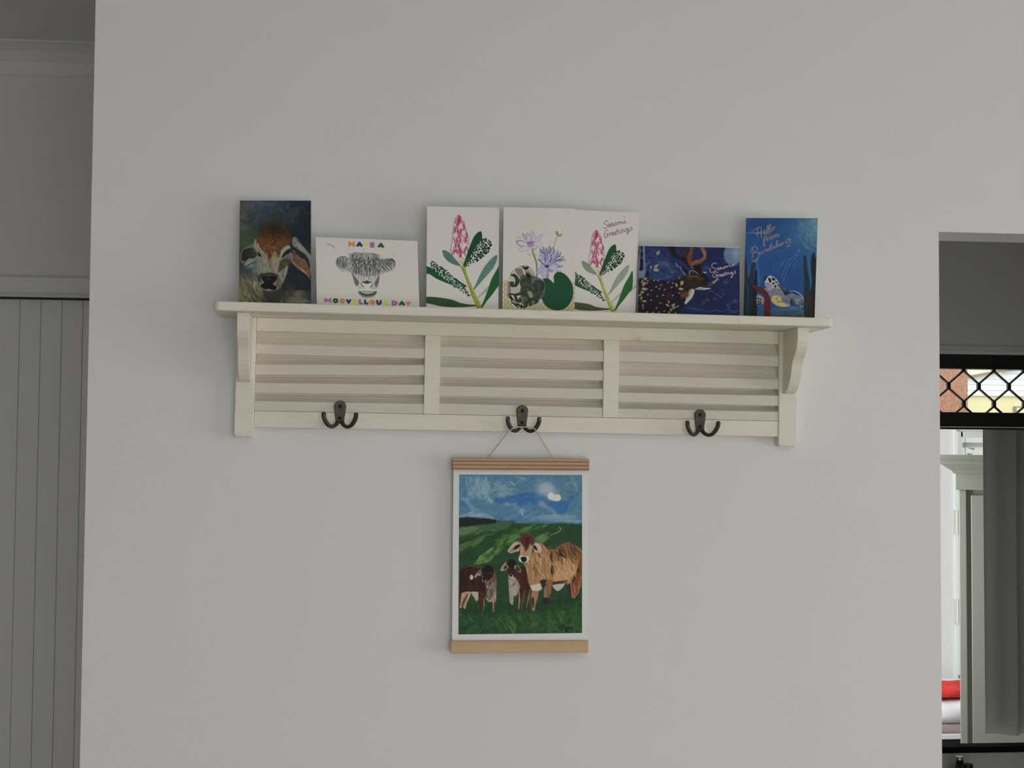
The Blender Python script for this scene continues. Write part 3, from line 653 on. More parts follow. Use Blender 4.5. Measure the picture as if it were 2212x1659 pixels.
class Art:
    """draws in the coordinates of a corner quad (TL, TR, BR, BL) on a canvas twice as fine as the print's vertex grid"""
    def __init__(self, quad, w, h, bg, seed=1):
        self.w, self.h = w, h; self.img = np.empty((h, w, 3)); self.img[:] = bg
        self.rs = np.random.RandomState(seed)
        s = np.asarray(quad, float); d = np.array([(0, 0), (w, 0), (w, h), (0, h)], float); A = []; b = []
        for (x, y), (X, Y) in zip(s, d):
            A += [[x, y, 1, 0, 0, 0, -X * x, -X * y], [0, 0, 0, x, y, 1, -Y * x, -Y * y]]; b += [X, Y]
        self.H = np.append(np.linalg.solve(np.array(A), np.array(b)), 1).reshape(3, 3)
        self.k = w / np.linalg.norm(s[1] - s[0])
    def T(self, p):
        p = np.asarray(p, float).reshape(-1, 2); q = np.c_[p, np.ones(len(p))] @ self.H.T
        return q[:, :2] / q[:, 2:]
    def noise(self, hh, ww, cell, ang=0.0, stretch=1.0, octv=3, off=(0, 0)):
        y, x = np.mgrid[0:hh, 0:ww].astype(float); x += off[0]; y += off[1]
        c, s = math.cos(ang), math.sin(ang); u = (x * c + y * s) / (cell * stretch); v = (-x * s + y * c) / cell
        out = np.zeros((hh, ww)); amp = 1.0; tot = 0
        for o in range(octv):
            g = self.rs.rand(64, 64); uu = u * 2 ** o + 17.3 * o; vv = v * 2 ** o + 9.1 * o
            i = np.floor(uu).astype(int); j = np.floor(vv).astype(int); fu = uu - i; fv = vv - j
            fu = fu * fu * (3 - 2 * fu); fv = fv * fv * (3 - 2 * fv)
            a = g[j % 64, i % 64]; b = g[j % 64, (i + 1) % 64]; c_ = g[(j + 1) % 64, i % 64]; d = g[(j + 1) % 64, (i + 1) % 64]
            out += amp * ((a * (1 - fu) + b * fu) * (1 - fv) + (c_ * (1 - fu) + d * fu) * fv); tot += amp; amp *= 0.5
        return out / tot
    def _box(self, q, pad):
        x0 = max(0, int(q[:, 0].min() - pad)); x1 = min(self.w, int(q[:, 0].max() + pad) + 2)
        y0 = max(0, int(q[:, 1].min() - pad)); y1 = min(self.h, int(q[:, 1].max() + pad) + 2)
        return x0, x1, y0, y1
    def _put(self, m, col, x0, y0, grain=0.0, gcell=5, gang=0.0, gstr=1.6):
        hh, ww = m.shape; c = np.asarray(col, float)
        if grain:
            n = (self.noise(hh, ww, gcell, gang, gstr, 2) - 0.5) * 2 * grain; c = np.clip(c * (1 + n[..., None]), 0, 255)
        r = self.img[y0:y0 + hh, x0:x0 + ww]; r += (c - r) * m[..., None]
    @staticmethod
    def _dist(q, X, Y, closed):
        d2 = np.full(X.shape, 1e12); tt = np.zeros(X.shape); n = len(q); ins = np.zeros(X.shape, bool)
        for i in range(n if closed else n - 1):
            a = q[i]; b = q[(i + 1) % n]; e = b - a; L = e @ e + 1e-9
            t = np.clip(((X - a[0]) * e[0] + (Y - a[1]) * e[1]) / L, 0, 1)
            d = (X - a[0] - t * e[0]) ** 2 + (Y - a[1] - t * e[1]) ** 2
            k = d < d2; d2 = np.where(k, d, d2); tt = np.where(k, i + t, tt)
            if closed:
                cr = (a[1] > Y) != (b[1] > Y)
                ins ^= cr & (X < a[0] + (Y - a[1]) * e[0] / (e[1] if abs(e[1]) > 1e-9 else 1e-9))
        return np.sqrt(d2), tt, ins
    def poly(self, pts, col, a=1.0, soft=1.0, smooth=True, rough=0.0, **g):
        """filled outline; soft = edge width and rough = raggedness, in canvas pixels"""
        q = self.T(pts)
        if smooth: q = catmull(q, True, 5)
        x0, x1, y0, y1 = self._box(q, soft + rough)
        if x1 <= x0 or y1 <= y0: return self
        Y, X = np.mgrid[y0:y1, x0:x1] + 0.5
        d, _, ins = self._dist(q, X, Y, True); sd = np.where(ins, -d, d)
        if rough: sd = sd + (self.noise(*sd.shape, 6, 0, 1, 2) - 0.5) * 2 * rough
        m = np.clip(0.5 - sd / max(soft, 0.6), 0, 1) * a
        self._put(m, col, x0, y0, **g); return self
    def line(self, pts, w, col, a=1.0, soft=1.0, smooth=True, **g):
        """stroke; w = width (or widths along it) in drawing units"""
        q = self.T(pts); n0 = len(q)
        ws = np.full(n0, w, float) if np.isscalar(w) else np.interp(np.linspace(0, 1, n0), np.linspace(0, 1, len(w)), w)
        if smooth and n0 > 2:
            q = catmull(q, False, 5); ws = np.interp(np.linspace(0, 1, len(q)), np.linspace(0, 1, n0), ws)
        ws = ws * self.k / 2; x0, x1, y0, y1 = self._box(q, ws.max() + soft)
        if x1 <= x0 or y1 <= y0: return self
        Y, X = np.mgrid[y0:y1, x0:x1] + 0.5
        d, t, _ = self._dist(q, X, Y, False)
        m = np.clip(0.5 - (d - np.interp(t, np.arange(len(q)), ws)) / max(soft, 0.6), 0, 1) * a
        self._put(m, col, x0, y0, **g); return self
    def ell(self, cx, cy, rx, ry, col, a=1.0, soft=1.0, rot=0.0, **g):
        t = np.linspace(0, 2 * math.pi, 22, endpoint=False); c, s = math.cos(rot), math.sin(rot)
        x = rx * np.cos(t); y = ry * np.sin(t)
        return self.poly(np.c_[cx + x * c - y * s, cy + x * s + y * c], col, a, soft, False, **g)
    def blob(self, cx, cy, rx, ry, col, a=1.0, rot=0.0, p=1.0):
        """soft patch of colour"""
        q = self.T([(cx, cy)])[0]; rx *= self.k; ry *= self.k; R = max(rx, ry) * 2.2
        x0, x1, y0, y1 = max(0, int(q[0] - R)), min(self.w, int(q[0] + R)), max(0, int(q[1] - R)), min(self.h, int(q[1] + R))
        if x1 <= x0 or y1 <= y0: return self
        Y, X = np.mgrid[y0:y1, x0:x1] - np.array([q[1], q[0]])[:, None, None]
        c, s = math.cos(rot), math.sin(rot); u = (X * c + Y * s) / rx; v = (-X * s + Y * c) / ry
        self._put(np.exp(-(u * u + v * v) ** p) * a, col, x0, y0); return self
    def dabs(self, region, n, L, W, ang, jit, cols, a=0.7, soft=1.5, curve=0.15, cj=8):
        """many short brush strokes inside an outline"""
        r = np.asarray(region, float); lo, hi = r.min(0), r.max(0); rs = self.rs; k = 0
        while k < n:
            p = lo + rs.rand(2) * (hi - lo)
            ins = False
            for i in range(len(r)):
                A, B = r[i], r[(i + 1) % len(r)]
                if (A[1] > p[1]) != (B[1] > p[1]) and p[0] < A[0] + (p[1] - A[1]) * (B[0] - A[0]) / (B[1] - A[1]): ins = not ins
            k += 1
            if not ins: continue
            t = ang + (rs.rand() - .5) * 2 * jit; l = L * (0.5 + rs.rand()) / 2; d = np.array([math.cos(t), math.sin(t)]); nn = np.array([-d[1], d[0]]) * l * curve * (rs.rand() - .5) * 2
            col = np.asarray(cols[rs.randint(len(cols))], float) + (rs.rand(3) - .5) * 2 * cj
            w = W * (0.6 + 0.8 * rs.rand())
            self.line([p - d * l, p + nn, p + d * l], [w * .4, w, w * .3], np.clip(col, 0, 255), a * (0.6 + 0.4 * rs.rand()), soft, smooth=False)
        return self
    def streaks(self, amount, cell, ang=0.0, stretch=5.0):
        """paint texture over the whole picture"""
        n = (self.noise(self.h, self.w, cell, ang, stretch, 3) - 0.5) * 2 * amount
        self.img = np.clip(self.img * (1 + n[..., None]), 0, 255); return self
    def tone(self, g, k=1.0, s=1.0):
        i = np.clip(255 * k * (np.clip(self.img, 0, 255) / 255) ** g, 0, 255); l = i @ np.array([.3, .59, .11]); self.img = l[..., None] + (i - l[..., None]) * s; return self
    def blur(self, a=.5):
        i = np.pad(self.img, ((1, 1), (1, 1), (0, 0)), 'edge'); b = (i[:-2, 1:-1] + i[2:, 1:-1] + i[1:-1, :-2] + i[1:-1, 2:]) / 4
        self.img = self.img * (1 - a) + b * a; return self
    def out(self):
        i = self.img[:self.h // 2 * 2, :self.w // 2 * 2]
        return (i[::2, ::2] + i[1::2, ::2] + i[::2, 1::2] + i[1::2, 1::2]) / 4

def extend(q, e):
    """run the sides of a quad on below the shelf's front edge"""
    q = np.array(q, float); q[2] += (q[2] - q[1]) * e; q[3] += (q[3] - q[0]) * e; return q

PAPER = (171, 168, 163)

def art_calf():
    A = Art(extend([(58, 36), (1158, 37), (1157, 1642), (40, 1612)], .03), 460, 676, (46, 60, 72), 3)
    B = A.blob
    B(620, 60, 700, 220, (52, 72, 92), .8); B(120, 160, 170, 200, (92, 80, 72), .95); B(1050, 330, 300, 420, (22, 35, 48), .95); B(950, 600, 260, 260, (27, 42, 56), .8)
    B(560, 330, 330, 140, (62, 62, 58), .75); B(300, 150, 130, 110, (74, 96, 112), .55); B(900, 230, 110, 60, (72, 92, 104), .5, -.5); B(400, 60, 200, 40, (80, 102, 122), .5, .2)
    B(130, 520, 170, 190, (66, 84, 62), .9); B(180, 640, 170, 120, (58, 84, 44), .8); B(90, 440, 100, 60, (98, 104, 96), .55); B(120, 720, 120, 80, (70, 98, 56), .6)
    A.dabs([(60, 40), (1150, 40), (1150, 420), (60, 420)], 130, 120, 34, 2.3, .8, [(66, 88, 108), (38, 54, 70), (84, 100, 112), (50, 58, 62), (30, 44, 60)], .28, 12, .6)
    A.dabs([(60, 60), (210, 60), (180, 330), (60, 330)], 30, 90, 34, .7, .6, [(116, 100, 90), (84, 68, 60), (104, 92, 84)], .35, 10)
    for p in ([(190, 200), (250, 130), (275, 70)], [(300, 340), (330, 280), (345, 250)], [(320, 55), (420, 90), (560, 110)], [(640, 150), (700, 190), (760, 260)], [(780, 90), (800, 140), (770, 160)]):
        A.line(p, [10, 30, 10], (104, 124, 138), .3, 12)
    # lower ground
    B(140, 1130, 180, 130, (50, 66, 54), .95); B(180, 1400, 330, 230, (108, 106, 80), .95); B(120, 1560, 240, 120, (92, 96, 58), .7); B(560, 1560, 330, 130, (52, 62, 44), .95)
    B(900, 1250, 330, 280, (40, 46, 46), .98); B(1060, 1400, 200, 160, (42, 48, 44), .9); B(900, 1560, 190, 120, (118, 112, 94), .95); B(960, 1450, 90, 70, (110, 106, 90), .7); B(640, 1460, 200, 60, (58, 60, 48), .9)
    A.dabs([(45, 1260), (380, 1260), (420, 1620), (40, 1620)], 110, 190, 26, 1.15, .5, [(126, 122, 94), (92, 98, 60), (140, 132, 106), (74, 84, 44), (128, 130, 60), (150, 140, 116)], .5, 5)
    A.dabs([(760, 1440), (1150, 1500), (1150, 1640), (720, 1640)], 50, 120, 24, .6, .5, [(128, 122, 102), (104, 100, 84), (60, 62, 48)], .5, 4)
    A.line([(690, 1600), (720, 1530)], [20, 8], (120, 146, 88), .8, 3); A.line([(330, 1320), (420, 1560), (500, 1640)], [14, 20, 8], (68, 92, 44), .7, 4); A.line([(210, 1480), (180, 1570)], 18, (140, 150, 50), .6, 4)
    A.line([(130, 1580), (200, 1420), (260, 1300)], [12, 26, 10], (84, 98, 40), .6, 5); A.poly([(270, 1290), (300, 1300), (290, 1390), (260, 1370)], (150, 144, 118), .7, 4)
    # neck and cheek behind the muzzle
    A.poly([(700, 900), (900, 1010), (1060, 1150), (1150, 1280), (1150, 1420), (980, 1420), (820, 1420), (720, 1420), (690, 1250)], (34, 42, 46), .95, 10, grain=.2, gcell=10)
    A.dabs([(760, 1050), (1130, 1250), (1130, 1400), (740, 1400)], 60, 160, 22, .75, .3, [(58, 62, 58), (28, 34, 38), (46, 56, 58)], .45, 5)
    A.poly([(660, 1420), (900, 1330), (900, 1480), (760, 1560), (560, 1600), (480, 1500)], (56, 60, 46), .5, 20)
    # right ear
    A.poly([(862, 640), (880, 600), (930, 612), (985, 690), (1060, 780), (1120, 850), (1158, 890), (1158, 1160), (1100, 1080), (1000, 930), (900, 770), (866, 720)], (116, 118, 106), 1, 3, grain=.2, gcell=9, gang=.9)
    A.line([(900, 640), (985, 740), (1090, 850), (1150, 960)], [26, 46, 40, 26], (136, 136, 122), .75, 6); A.line([(930, 650), (965, 690)], 18, (70, 78, 78), .7, 5); A.line([(960, 760), (1060, 880)], 12, (158, 156, 142), .5, 4)
    A.poly([(880, 750), (960, 800), (1050, 860), (1110, 940), (1140, 1060), (1120, 1090), (1060, 960), (960, 910), (890, 830)], (38, 44, 38), .95, 5, grain=.25)
    A.poly([(880, 800), (930, 860), (1010, 930), (1080, 1000), (1130, 1090), (1146, 1180), (1130, 1220), (1050, 1160), (950, 1090), (880, 1020), (860, 930)], (120, 78, 60), 1, 4, grain=.2, gcell=8, gang=.9)
    A.dabs([(880, 820), (1000, 930), (1130, 1100), (1130, 1180), (950, 1060), (870, 980)], 70, 60, 14, .9, .3, [(142, 86, 62), (104, 66, 50), (150, 108, 84), (128, 96, 78), (84, 58, 48)], .6, 4)
    A.line([(866, 990), (930, 1050), (1020, 1120), (1100, 1190), (1150, 1260)], [26, 20, 24, 12, 8], (150, 126, 96), .8, 3); A.poly([(1020, 1090), (1080, 1140), (1080, 1170), (1010, 1130)], (166, 130, 104), .7, 4)
    # left ear
    A.poly([(60, 900), (90, 800), (180, 740), (280, 710), (340, 820), (360, 920), (240, 980), (120, 1010), (70, 980)], (98, 104, 84), .95, 8, grain=.15)
    A.poly([(84, 900), (110, 810), (170, 780), (255, 768), (320, 810), (380, 880), (386, 902), (330, 880), (270, 930), (190, 940), (150, 980), (110, 960), (90, 970)], (44, 42, 32), 1, 5, grain=.3, gcell=8)
    A.poly([(150, 840), (260, 800), (300, 840), (230, 900), (160, 900)], (58, 54, 42), .8, 8); A.poly([(320, 830), (370, 860), (390, 900), (340, 890)], (18, 18, 18), .9, 4)
    A.poly([(150, 980), (200, 930), (280, 930), (330, 870), (330, 920), (250, 980), (130, 1044)], (132, 130, 116), .85, 5); A.line([(130, 1036), (220, 990), (300, 950)], [10, 16, 8], (158, 160, 150), .8, 4)
    A.blob(240, 1040, 90, 30, (150, 164, 160), .65, -.3); A.blob(290, 1120, 60, 60, (128, 146, 140), .55)
    # face
    A.poly([(280, 690), (330, 640), (420, 700), (620, 760), (800, 720), (838, 800), (836, 900), (800, 1010), (770, 1120), (740, 1250), (700, 1340), (650, 1400), (560, 1430), (440, 1420), (370, 1360), (330, 1280), (330, 1160), (310, 1020), (330, 900), (290, 780)], (124, 126, 108), 1, 5, grain=.12, gcell=14, gang=1.4)
    B(330, 1030, 60, 130, (104, 120, 108), .9); B(410, 980, 40, 120, (128, 134, 114), .7); B(620, 980, 90, 110, (140, 136, 114), .8); B(520, 1090, 120, 70, (142, 138, 116), .6)
    B(760, 930, 50, 90, (92, 98, 92), .9); B(800, 980, 30, 60, (66, 74, 74), .9); B(300, 760, 40, 60, (140, 138, 118), .8)
    A.dabs([(330, 900), (700, 900), (660, 1120), (380, 1120)], 110, 110, 20, 1.5, .35, [(144, 140, 116), (108, 112, 92), (126, 112, 82), (94, 98, 84), (152, 146, 124)], .45, 5)
    A.poly([(690, 960), (800, 950), (780, 1060), (700, 1110), (650, 1140), (650, 1070)], (76, 60, 36), .9, 7, grain=.3); A.poly([(740, 1000), (800, 980), (780, 1050), (730, 1070)], (104, 84, 52), .6, 6)
    # rusty poll
    A.poly([(310, 690), (330, 620), (400, 520), (440, 440), (560, 404), (690, 410), (770, 450), (830, 540), (850, 620), (840, 700), (770, 740), (700, 800), (670, 860), (640, 940), (560, 900), (500, 960), (460, 860), (400, 820), (340, 760)], (98, 58, 24), 1, 5, rough=4, grain=.22, gcell=12)
    B(400, 640, 90, 80, (118, 58, 26), .8); B(560, 500, 150, 70, (66, 42, 18), .8); B(800, 580, 50, 80, (58, 44, 20), .85); B(680, 680, 110, 80, (108, 70, 28), .7); B(520, 760, 130, 60, (122, 84, 36), .8); B(590, 480, 40, 30, (36, 28, 14), .7); B(690, 510, 50, 24, (44, 32, 16), .6, -.6)
    A.dabs([(340, 660), (440, 470), (640, 420), (820, 560), (820, 690), (640, 850), (460, 830)], 170, 70, 16, 1.3, .9, [(120, 66, 26), (84, 50, 20), (134, 86, 36), (66, 40, 16), (128, 76, 32)], .4, 4)
    B(600, 465, 170, 80, (42, 28, 14), .75); B(690, 560, 110, 60, (70, 42, 20), .5); B(560, 560, 60, 60, (62, 40, 18), .5); B(420, 540, 60, 60, (60, 38, 18), .6)
    A.dabs([(420, 480), (560, 410), (760, 450), (820, 560), (700, 620), (480, 600)], 80, 50, 14, 1.2, 1.2, [(34, 22, 10), (84, 54, 26), (58, 36, 16), (110, 70, 34)], .5, 4)
    A.line([(590, 640), (612, 650), (590, 700), (540, 715)], [16, 12, 14, 6], (30, 18, 10), .9, 3); A.line([(450, 740), (480, 734)], 8, (150, 110, 70), .8, 2); A.line([(520, 560), (530, 620)], 10, (140, 92, 50), .5, 3)
    for p in ([(470, 850), (500, 960), (490, 1010)], [(540, 830), (560, 930)], [(600, 830), (640, 930)], [(590, 760), (580, 820)], [(430, 790), (450, 870)]):
        A.line(p, [30, 26, 6], (132, 96, 46), .7, 5)
    A.poly([(560, 850), (590, 820), (640, 900), (680, 930), (640, 990), (580, 990), (540, 960)], (150, 136, 108), .7, 8); A.line([(330, 700), (350, 760), (420, 850)], [22, 26, 10], (158, 146, 116), .85, 5); A.line([(295, 640), (285, 700), (330, 770)], [16, 30, 10], (144, 142, 120), .8, 5)
    A.poly([(680, 830), (720, 770), (800, 730), (830, 770), (760, 800), (700, 880)], (146, 148, 138), .85, 6)
    # eyes
    A.poly([(700, 900), (740, 840), (800, 790), (838, 785), (845, 830), (790, 860), (740, 895), (710, 920)], (24, 28, 30), 1, 4); A.blob(830, 810, 18, 14, (60, 70, 84), .8); A.line([(846, 850), (850, 920), (850, 990)], [14, 20, 8], (146, 160, 160), .8, 4)
    A.line([(712, 930), (790, 890), (830, 870)], 18, (96, 104, 98), .6, 6); A.poly([(340, 830), (386, 890), (380, 905), (335, 880)], (16, 16, 16), .9, 4)
    # cheek lights and jaw
    A.line([(780, 1060), (770, 1150), (740, 1250)], [30, 22, 10], (136, 146, 142), .85, 5); A.line([(660, 1150), (690, 1220), (690, 1280)], [20, 24, 10], (128, 134, 126), .7, 5); A.line([(720, 1120), (715, 1220)], 14, (70, 78, 78), .7, 4)
    A.poly([(600, 1180), (680, 1260), (700, 1340), (670, 1390), (620, 1360), (590, 1300)], (96, 80, 60), .8, 8, grain=.3); A.dabs([(600, 1240), (690, 1260), (690, 1370), (610, 1380)], 30, 50, 10, 1.8, .4, [(140, 126, 104), (80, 62, 46), (128, 100, 72)], .6, 3)
    A.poly([(330, 1220), (380, 1160), (420, 1180), (400, 1260), (370, 1310), (340, 1290)], (58, 56, 48), .85, 8); A.blob(385, 1260, 24, 40, (116, 104, 110), .7); A.line([(345, 1210), (350, 1290)], 12, (24, 24, 22), .8, 5)
    # muzzle
    A.poly([(370, 1190), (440, 1160), (540, 1150), (640, 1190), (620, 1230), (500, 1210), (400, 1230)], (52, 48, 32), .85, 8)
    A.poly([(390, 1230), (420, 1205), (500, 1212), (560, 1205), (620, 1222), (622, 1255), (590, 1290), (560, 1325), (590, 1350), (622, 1372), (610, 1408), (560, 1420), (500, 1402), (450, 1410), (395, 1385), (372, 1345), (400, 1325), (430, 1310), (410, 1275)], (14, 15, 22), 1, 3)
    A.blob(490, 1245, 55, 18, (50, 58, 70), .8); A.blob(480, 1350, 60, 14, (26, 28, 40), .8); A.line([(400, 1415), (480, 1432), (560, 1428), (630, 1412)], [6, 12, 12, 6], (112, 104, 94), .8, 4)
    return A.tone(1.22, 1.0, .72).streaks(.07, 6, .6, 3).blur(.6).out()

HL = {'H': [[(0, 0), (0, 1)], [(1, 0), (1, 1)], [(0, .5), (1, .5)]], 'A': [[(0, 1.02), (.5, 0), (1, 1.02)], [(.22, .68), (.78, .68)]], 'V': [[(0, -.02), (.5, 1), (1, -.02)]], 'E': [[(1, 0), (0, 0), (0, 1), (1, 1)], [(0, .5), (.85, .5)]],
      'M': [[(0, 1), (0.05, 0), (.5, .7), (.95, 0), (1, 1)]], 'L': [[(0, 0), (0, 1), (1, 1)]], 'D': [[(0, 0), (0, 1)], [(0, 0), (.5, .02), (.9, .2), (1, .5), (.9, .8), (.5, .98), (0, 1)]], 'Y': [[(0, 0), (.5, .52), (1, 0)], [(.5, .5), (.5, 1)]],
      'U': [[(0, 0), (0, .62), (.15, .92), (.5, 1), (.85, .92), (1, .62), (1, 0)]], 'S': [[(1, .12), (.75, 0), (.3, 0), (.02, .2), (.2, .42), (.8, .58), (1, .8), (.7, 1), (.25, 1), (0, .86)]],
      'O': [[(.5 + .5 * math.cos(t), .5 + .5 * math.sin(t)) for t in np.linspace(0, 6.2832, 17)]]}
def block_letter(A, ch, x0, x1, y0, y1, col, w, slope=0.0):
    i = w / 2
    for st in HL[ch]:                                   # thick strokes with square ends
        P = np.array([(x0 + i + px * (x1 - x0 - w), y0 + i + py * (y1 - y0 - w) + slope * px * (x1 - x0)) for px, py in st]); n = len(P)
        for k in range(n - 1):
            p, q = P[k], P[k + 1]; d = (q - p) / (np.linalg.norm(q - p) + 1e-9); nn = np.array([-d[1], d[0]]) * i
            loop = n > 8
            e0 = 0 if loop or (ch in 'AVY' and k) else (i * .9 if k == 0 or ch in 'ELM' else 0); e1 = 0 if loop else (i * .9 if k == n - 2 or ch in 'ELM' else 0)
            if ch in 'AVYM': e0 = min(e0, i * .35); e1 = min(e1, i * .35)
            A.poly([p - d * e0 - nn, q + d * e1 - nn, q + d * e1 + nn, p - d * e0 + nn], col, 1, 1.2, smooth=False)
            if k < n - 2 and ch not in 'EL': A.ell(q[0], q[1], i, i, col, 1, 1.2)
        if n > 12: A.ell(P[0][0], P[0][1], i, i, col, 1, 1.2)

def art_highland():
    A = Art(extend([(18, 46), (2128, 125), (2172, 1492), (42, 1443)], .046), 640, 436, PAPER, 5); rs = A.rs
    A.blob(1100, 700, 900, 500, (173, 170, 166), .4)
    O, N, Y, P, G = (180, 118, 62), (32, 48, 96), (196, 180, 78), (142, 92, 140), (34, 84, 40)
    for ch, x0, x1, yy, c in (('H', 705, 838, 128, O), ('A', 862, 1008, 134, N), ('V', 1005, 1125, 140, Y), ('E', 1150, 1250, 146, P), ('A', 1302, 1450, 155, G)):
        block_letter(A, ch, x0, x1, yy, yy + 112, c, 46 if ch != 'E' else 40, .03)
    for ch, x0, x1, yy, c in (('M', 203, 352, 1306, P), ('O', 378, 496, 1312, G), ('O', 522, 636, 1318, O), ('V', 650, 772, 1322, N), ('E', 795, 886, 1328, Y), ('L', 920, 1008, 1334, P), ('L', 1030, 1122, 1336, G), ('O', 1142, 1262, 1340, O),
                              ('U', 1284, 1394, 1345, N), ('S', 1422, 1526, 1348, Y), ('D', 1600, 1722, 1356, P), ('A', 1738, 1882, 1360, G), ('Y', 1878, 2004, 1366, O)):
        block_letter(A, ch, x0, x1, yy, yy + 106, c, 42 if ch not in 'EMS' else 36, .02)
    K = (70, 72, 72)
    def pencil(n, region, L, W, ang, jit, cols, a=.6): A.dabs(region, n, L, W, ang, jit, cols, a, 1.2, .4, 6)
    dark = [(38, 40, 42), (56, 58, 58), (84, 86, 86), (110, 110, 110)]; mid = [(92, 94, 94), (122, 122, 120), (140, 138, 136)]; lite = [(196, 194, 192), (186, 184, 180)]
    # horns
    A.line([(240, 172), (300, 190), (370, 225), (420, 265)], [6, 22, 16, 8], (110, 110, 110), .75, 4); A.line([(380, 235), (410, 280), (400, 330)], [10, 14, 4], (130, 130, 128), .5, 5); A.line([(500, 400), (560, 440)], 5, (160, 158, 154), .5, 3)
    for p in ([(1740, 390), (1690, 420), (1640, 460)], [(1690, 300), (1660, 360), (1650, 420)], [(1600, 400), (1640, 450)]): A.line(p, [3, 8, 3], (138, 138, 138), .55, 3)
    A.line([(1020, 260), (1015, 320), (1012, 370)], 12, (130, 132, 132), .6, 3)
    # ears
    el = [(446, 570), (470, 500), (540, 455), (630, 450), (700, 490), (760, 560), (760, 760), (700, 760), (600, 750), (520, 710), (460, 640)]
    A.poly(el, (140, 140, 138), .85, 6); pencil(150, [(480, 560), (540, 490), (640, 490), (740, 560), (740, 720), (600, 710), (500, 650)], 90, 14, 1.25, .35, dark + mid, .6); pencil(40, el, 100, 10, 1.0, .4, lite, .6)
    A.line([(450, 580), (475, 500), (540, 456), (630, 450), (700, 490)], [10, 18, 14, 16, 14], (52, 54, 54), .75, 3); A.line([(448, 580), (470, 640), (530, 710), (600, 750)], [10, 7, 5, 8], (86, 86, 86), .7, 3)
    for x in (480, 530, 590, 650): A.line([(x + 20, 480), (x, 560), (x - 10, 640)], [18, 26, 8], (56, 58, 58), .6, 4)
    er = [(1360, 500), (1500, 505), (1600, 488), (1640, 520), (1662, 600), (1640, 690), (1560, 750), (1450, 790), (1350, 820), (1340, 640)]
    A.poly(er, (140, 140, 142), .8, 6); pencil(170, [(1370, 510), (1600, 495), (1640, 560), (1560, 640), (1400, 640)], 70, 14, .5, .8, dark, .65); pencil(110, [(1370, 530), (1590, 520), (1630, 600), (1560, 700), (1400, 760)], 90, 11, .75, .3, dark + mid, .6); pencil(40, er, 110, 9, .8, .3, lite, .6)
    A.line([(1600, 490), (1650, 540), (1660, 620), (1640, 690)], [16, 30, 20, 8], (44, 46, 48), .8, 3)
    for x in (1430, 1500, 1570): A.line([(x - 30, 640), (x + 20, 700), (x + 50, 750)], [14, 18, 5], (40, 42, 44), .7, 3)
    A.line([(1420, 790), (1440, 900), (1462, 950), (1440, 990)], [4, 5, 4, 3], (130, 130, 128), .6, 2)
    # cheeks
    A.poly([(760, 760), (800, 880), (830, 980), (870, 1060), (930, 1000), (900, 920), (840, 860), (790, 770)], (88, 88, 84), .9, 4, grain=.15); A.poly([(1350, 820), (1345, 920), (1330, 1000), (1290, 1085), (1240, 1010), (1290, 900), (1330, 820)], (92, 92, 88), .9, 4, grain=.15)
    A.poly([(800, 760), (1340, 760), (1300, 880), (1230, 990), (1180, 960), (980, 960), (930, 980), (860, 870)], (160, 158, 154), .7, 10); pencil(80, [(820, 800), (1320, 800), (1240, 950), (940, 950)], 80, 9, 1.5, .4, mid, .5)
    # shaggy forelock
    fr = [(720, 480), (760, 400), (830, 372), (1000, 366), (1120, 368), (1230, 385), (1330, 430), (1375, 520), (1385, 700), (1340, 820), (1180, 850), (1020, 850), (860, 810), (770, 760), (740, 640)]
    A.poly(fr, (124, 126, 125), .85, 8, grain=.2, gcell=4, gang=1.5, gstr=6)
    fi = [(745, 520), (780, 450), (850, 425), (1000, 420), (1200, 430), (1320, 480), (1350, 560), (1355, 680), (1320, 770), (1020, 800), (860, 770), (780, 720)]; pencil(520, fi, 110, 14, 1.52, .35, dark, .55); pencil(330, fi, 100, 11, 1.5, .4, [(168, 168, 166), (150, 152, 152), (186, 184, 180)], .62); pencil(140, [(760, 480), (1360, 480), (1370, 760), (780, 760)], 60, 20, 1.5, .5, [(30, 34, 34), (40, 42, 44)], .55)
    for x in range(840, 1330, 34):
        x2 = x + rs.randint(-18, 18); A.line([(x, 700), (x2, 790), (x2 + rs.randint(-14, 14), 850 + rs.randint(-40, 45))], [16, 12, 3], dark[rs.randint(3)], .6, 2)
        A.line([(x + 12, 700), (x2 + 14, 770), (x2 + 10, 830 + rs.randint(-40, 40))], [10, 8, 2], (188, 186, 182), .6, 2)
    A.line([(690, 372), (740, 400), (790, 380)], [6, 16, 8], (96, 98, 98), .8, 3); A.line([(815, 352), (880, 372), (950, 372)], [6, 14, 8], (84, 86, 86), .8, 3); A.line([(1210, 385), (1290, 402), (1368, 428)], [14, 14, 5], (62, 64, 64), .85, 3); A.line([(735, 390), (735, 440), (720, 480)], [8, 14, 6], (96, 98, 96), .7, 3)
    A.line([(850, 372), (800, 420), (780, 470)], [10, 20, 10], (44, 46, 46), .7, 4)
    # nose and mouth
    A.poly([(985, 968), (1060, 958), (1090, 932), (1120, 958), (1190, 968), (1150, 995), (1090, 1012), (1030, 1000)], (58, 58, 56), .95, 4); A.poly([(1000, 995), (1090, 1015), (1190, 1000), (1160, 1070), (1090, 1110), (1020, 1070)], (182, 178, 174), .9, 6)
    A.line([(960, 985), (985, 1040), (1030, 1072)], [8, 22, 8], (58, 60, 58), .9, 3); A.line([(1212, 990), (1195, 1040), (1155, 1085)], [6, 20, 10], (58, 60, 58), .9, 3)
    pencil(50, [(880, 1040), (1020, 1060), (1020, 1130), (900, 1140)], 60, 5, .6, .3, mid, .4); pencil(40, [(1180, 1060), (1290, 1080), (1290, 1130), (1190, 1130)], 60, 5, 2.4, .3, mid, .4)
    A.line([(900, 1140), (1080, 1130), (1300, 1140)], 16, (184, 181, 177), .8, 6)
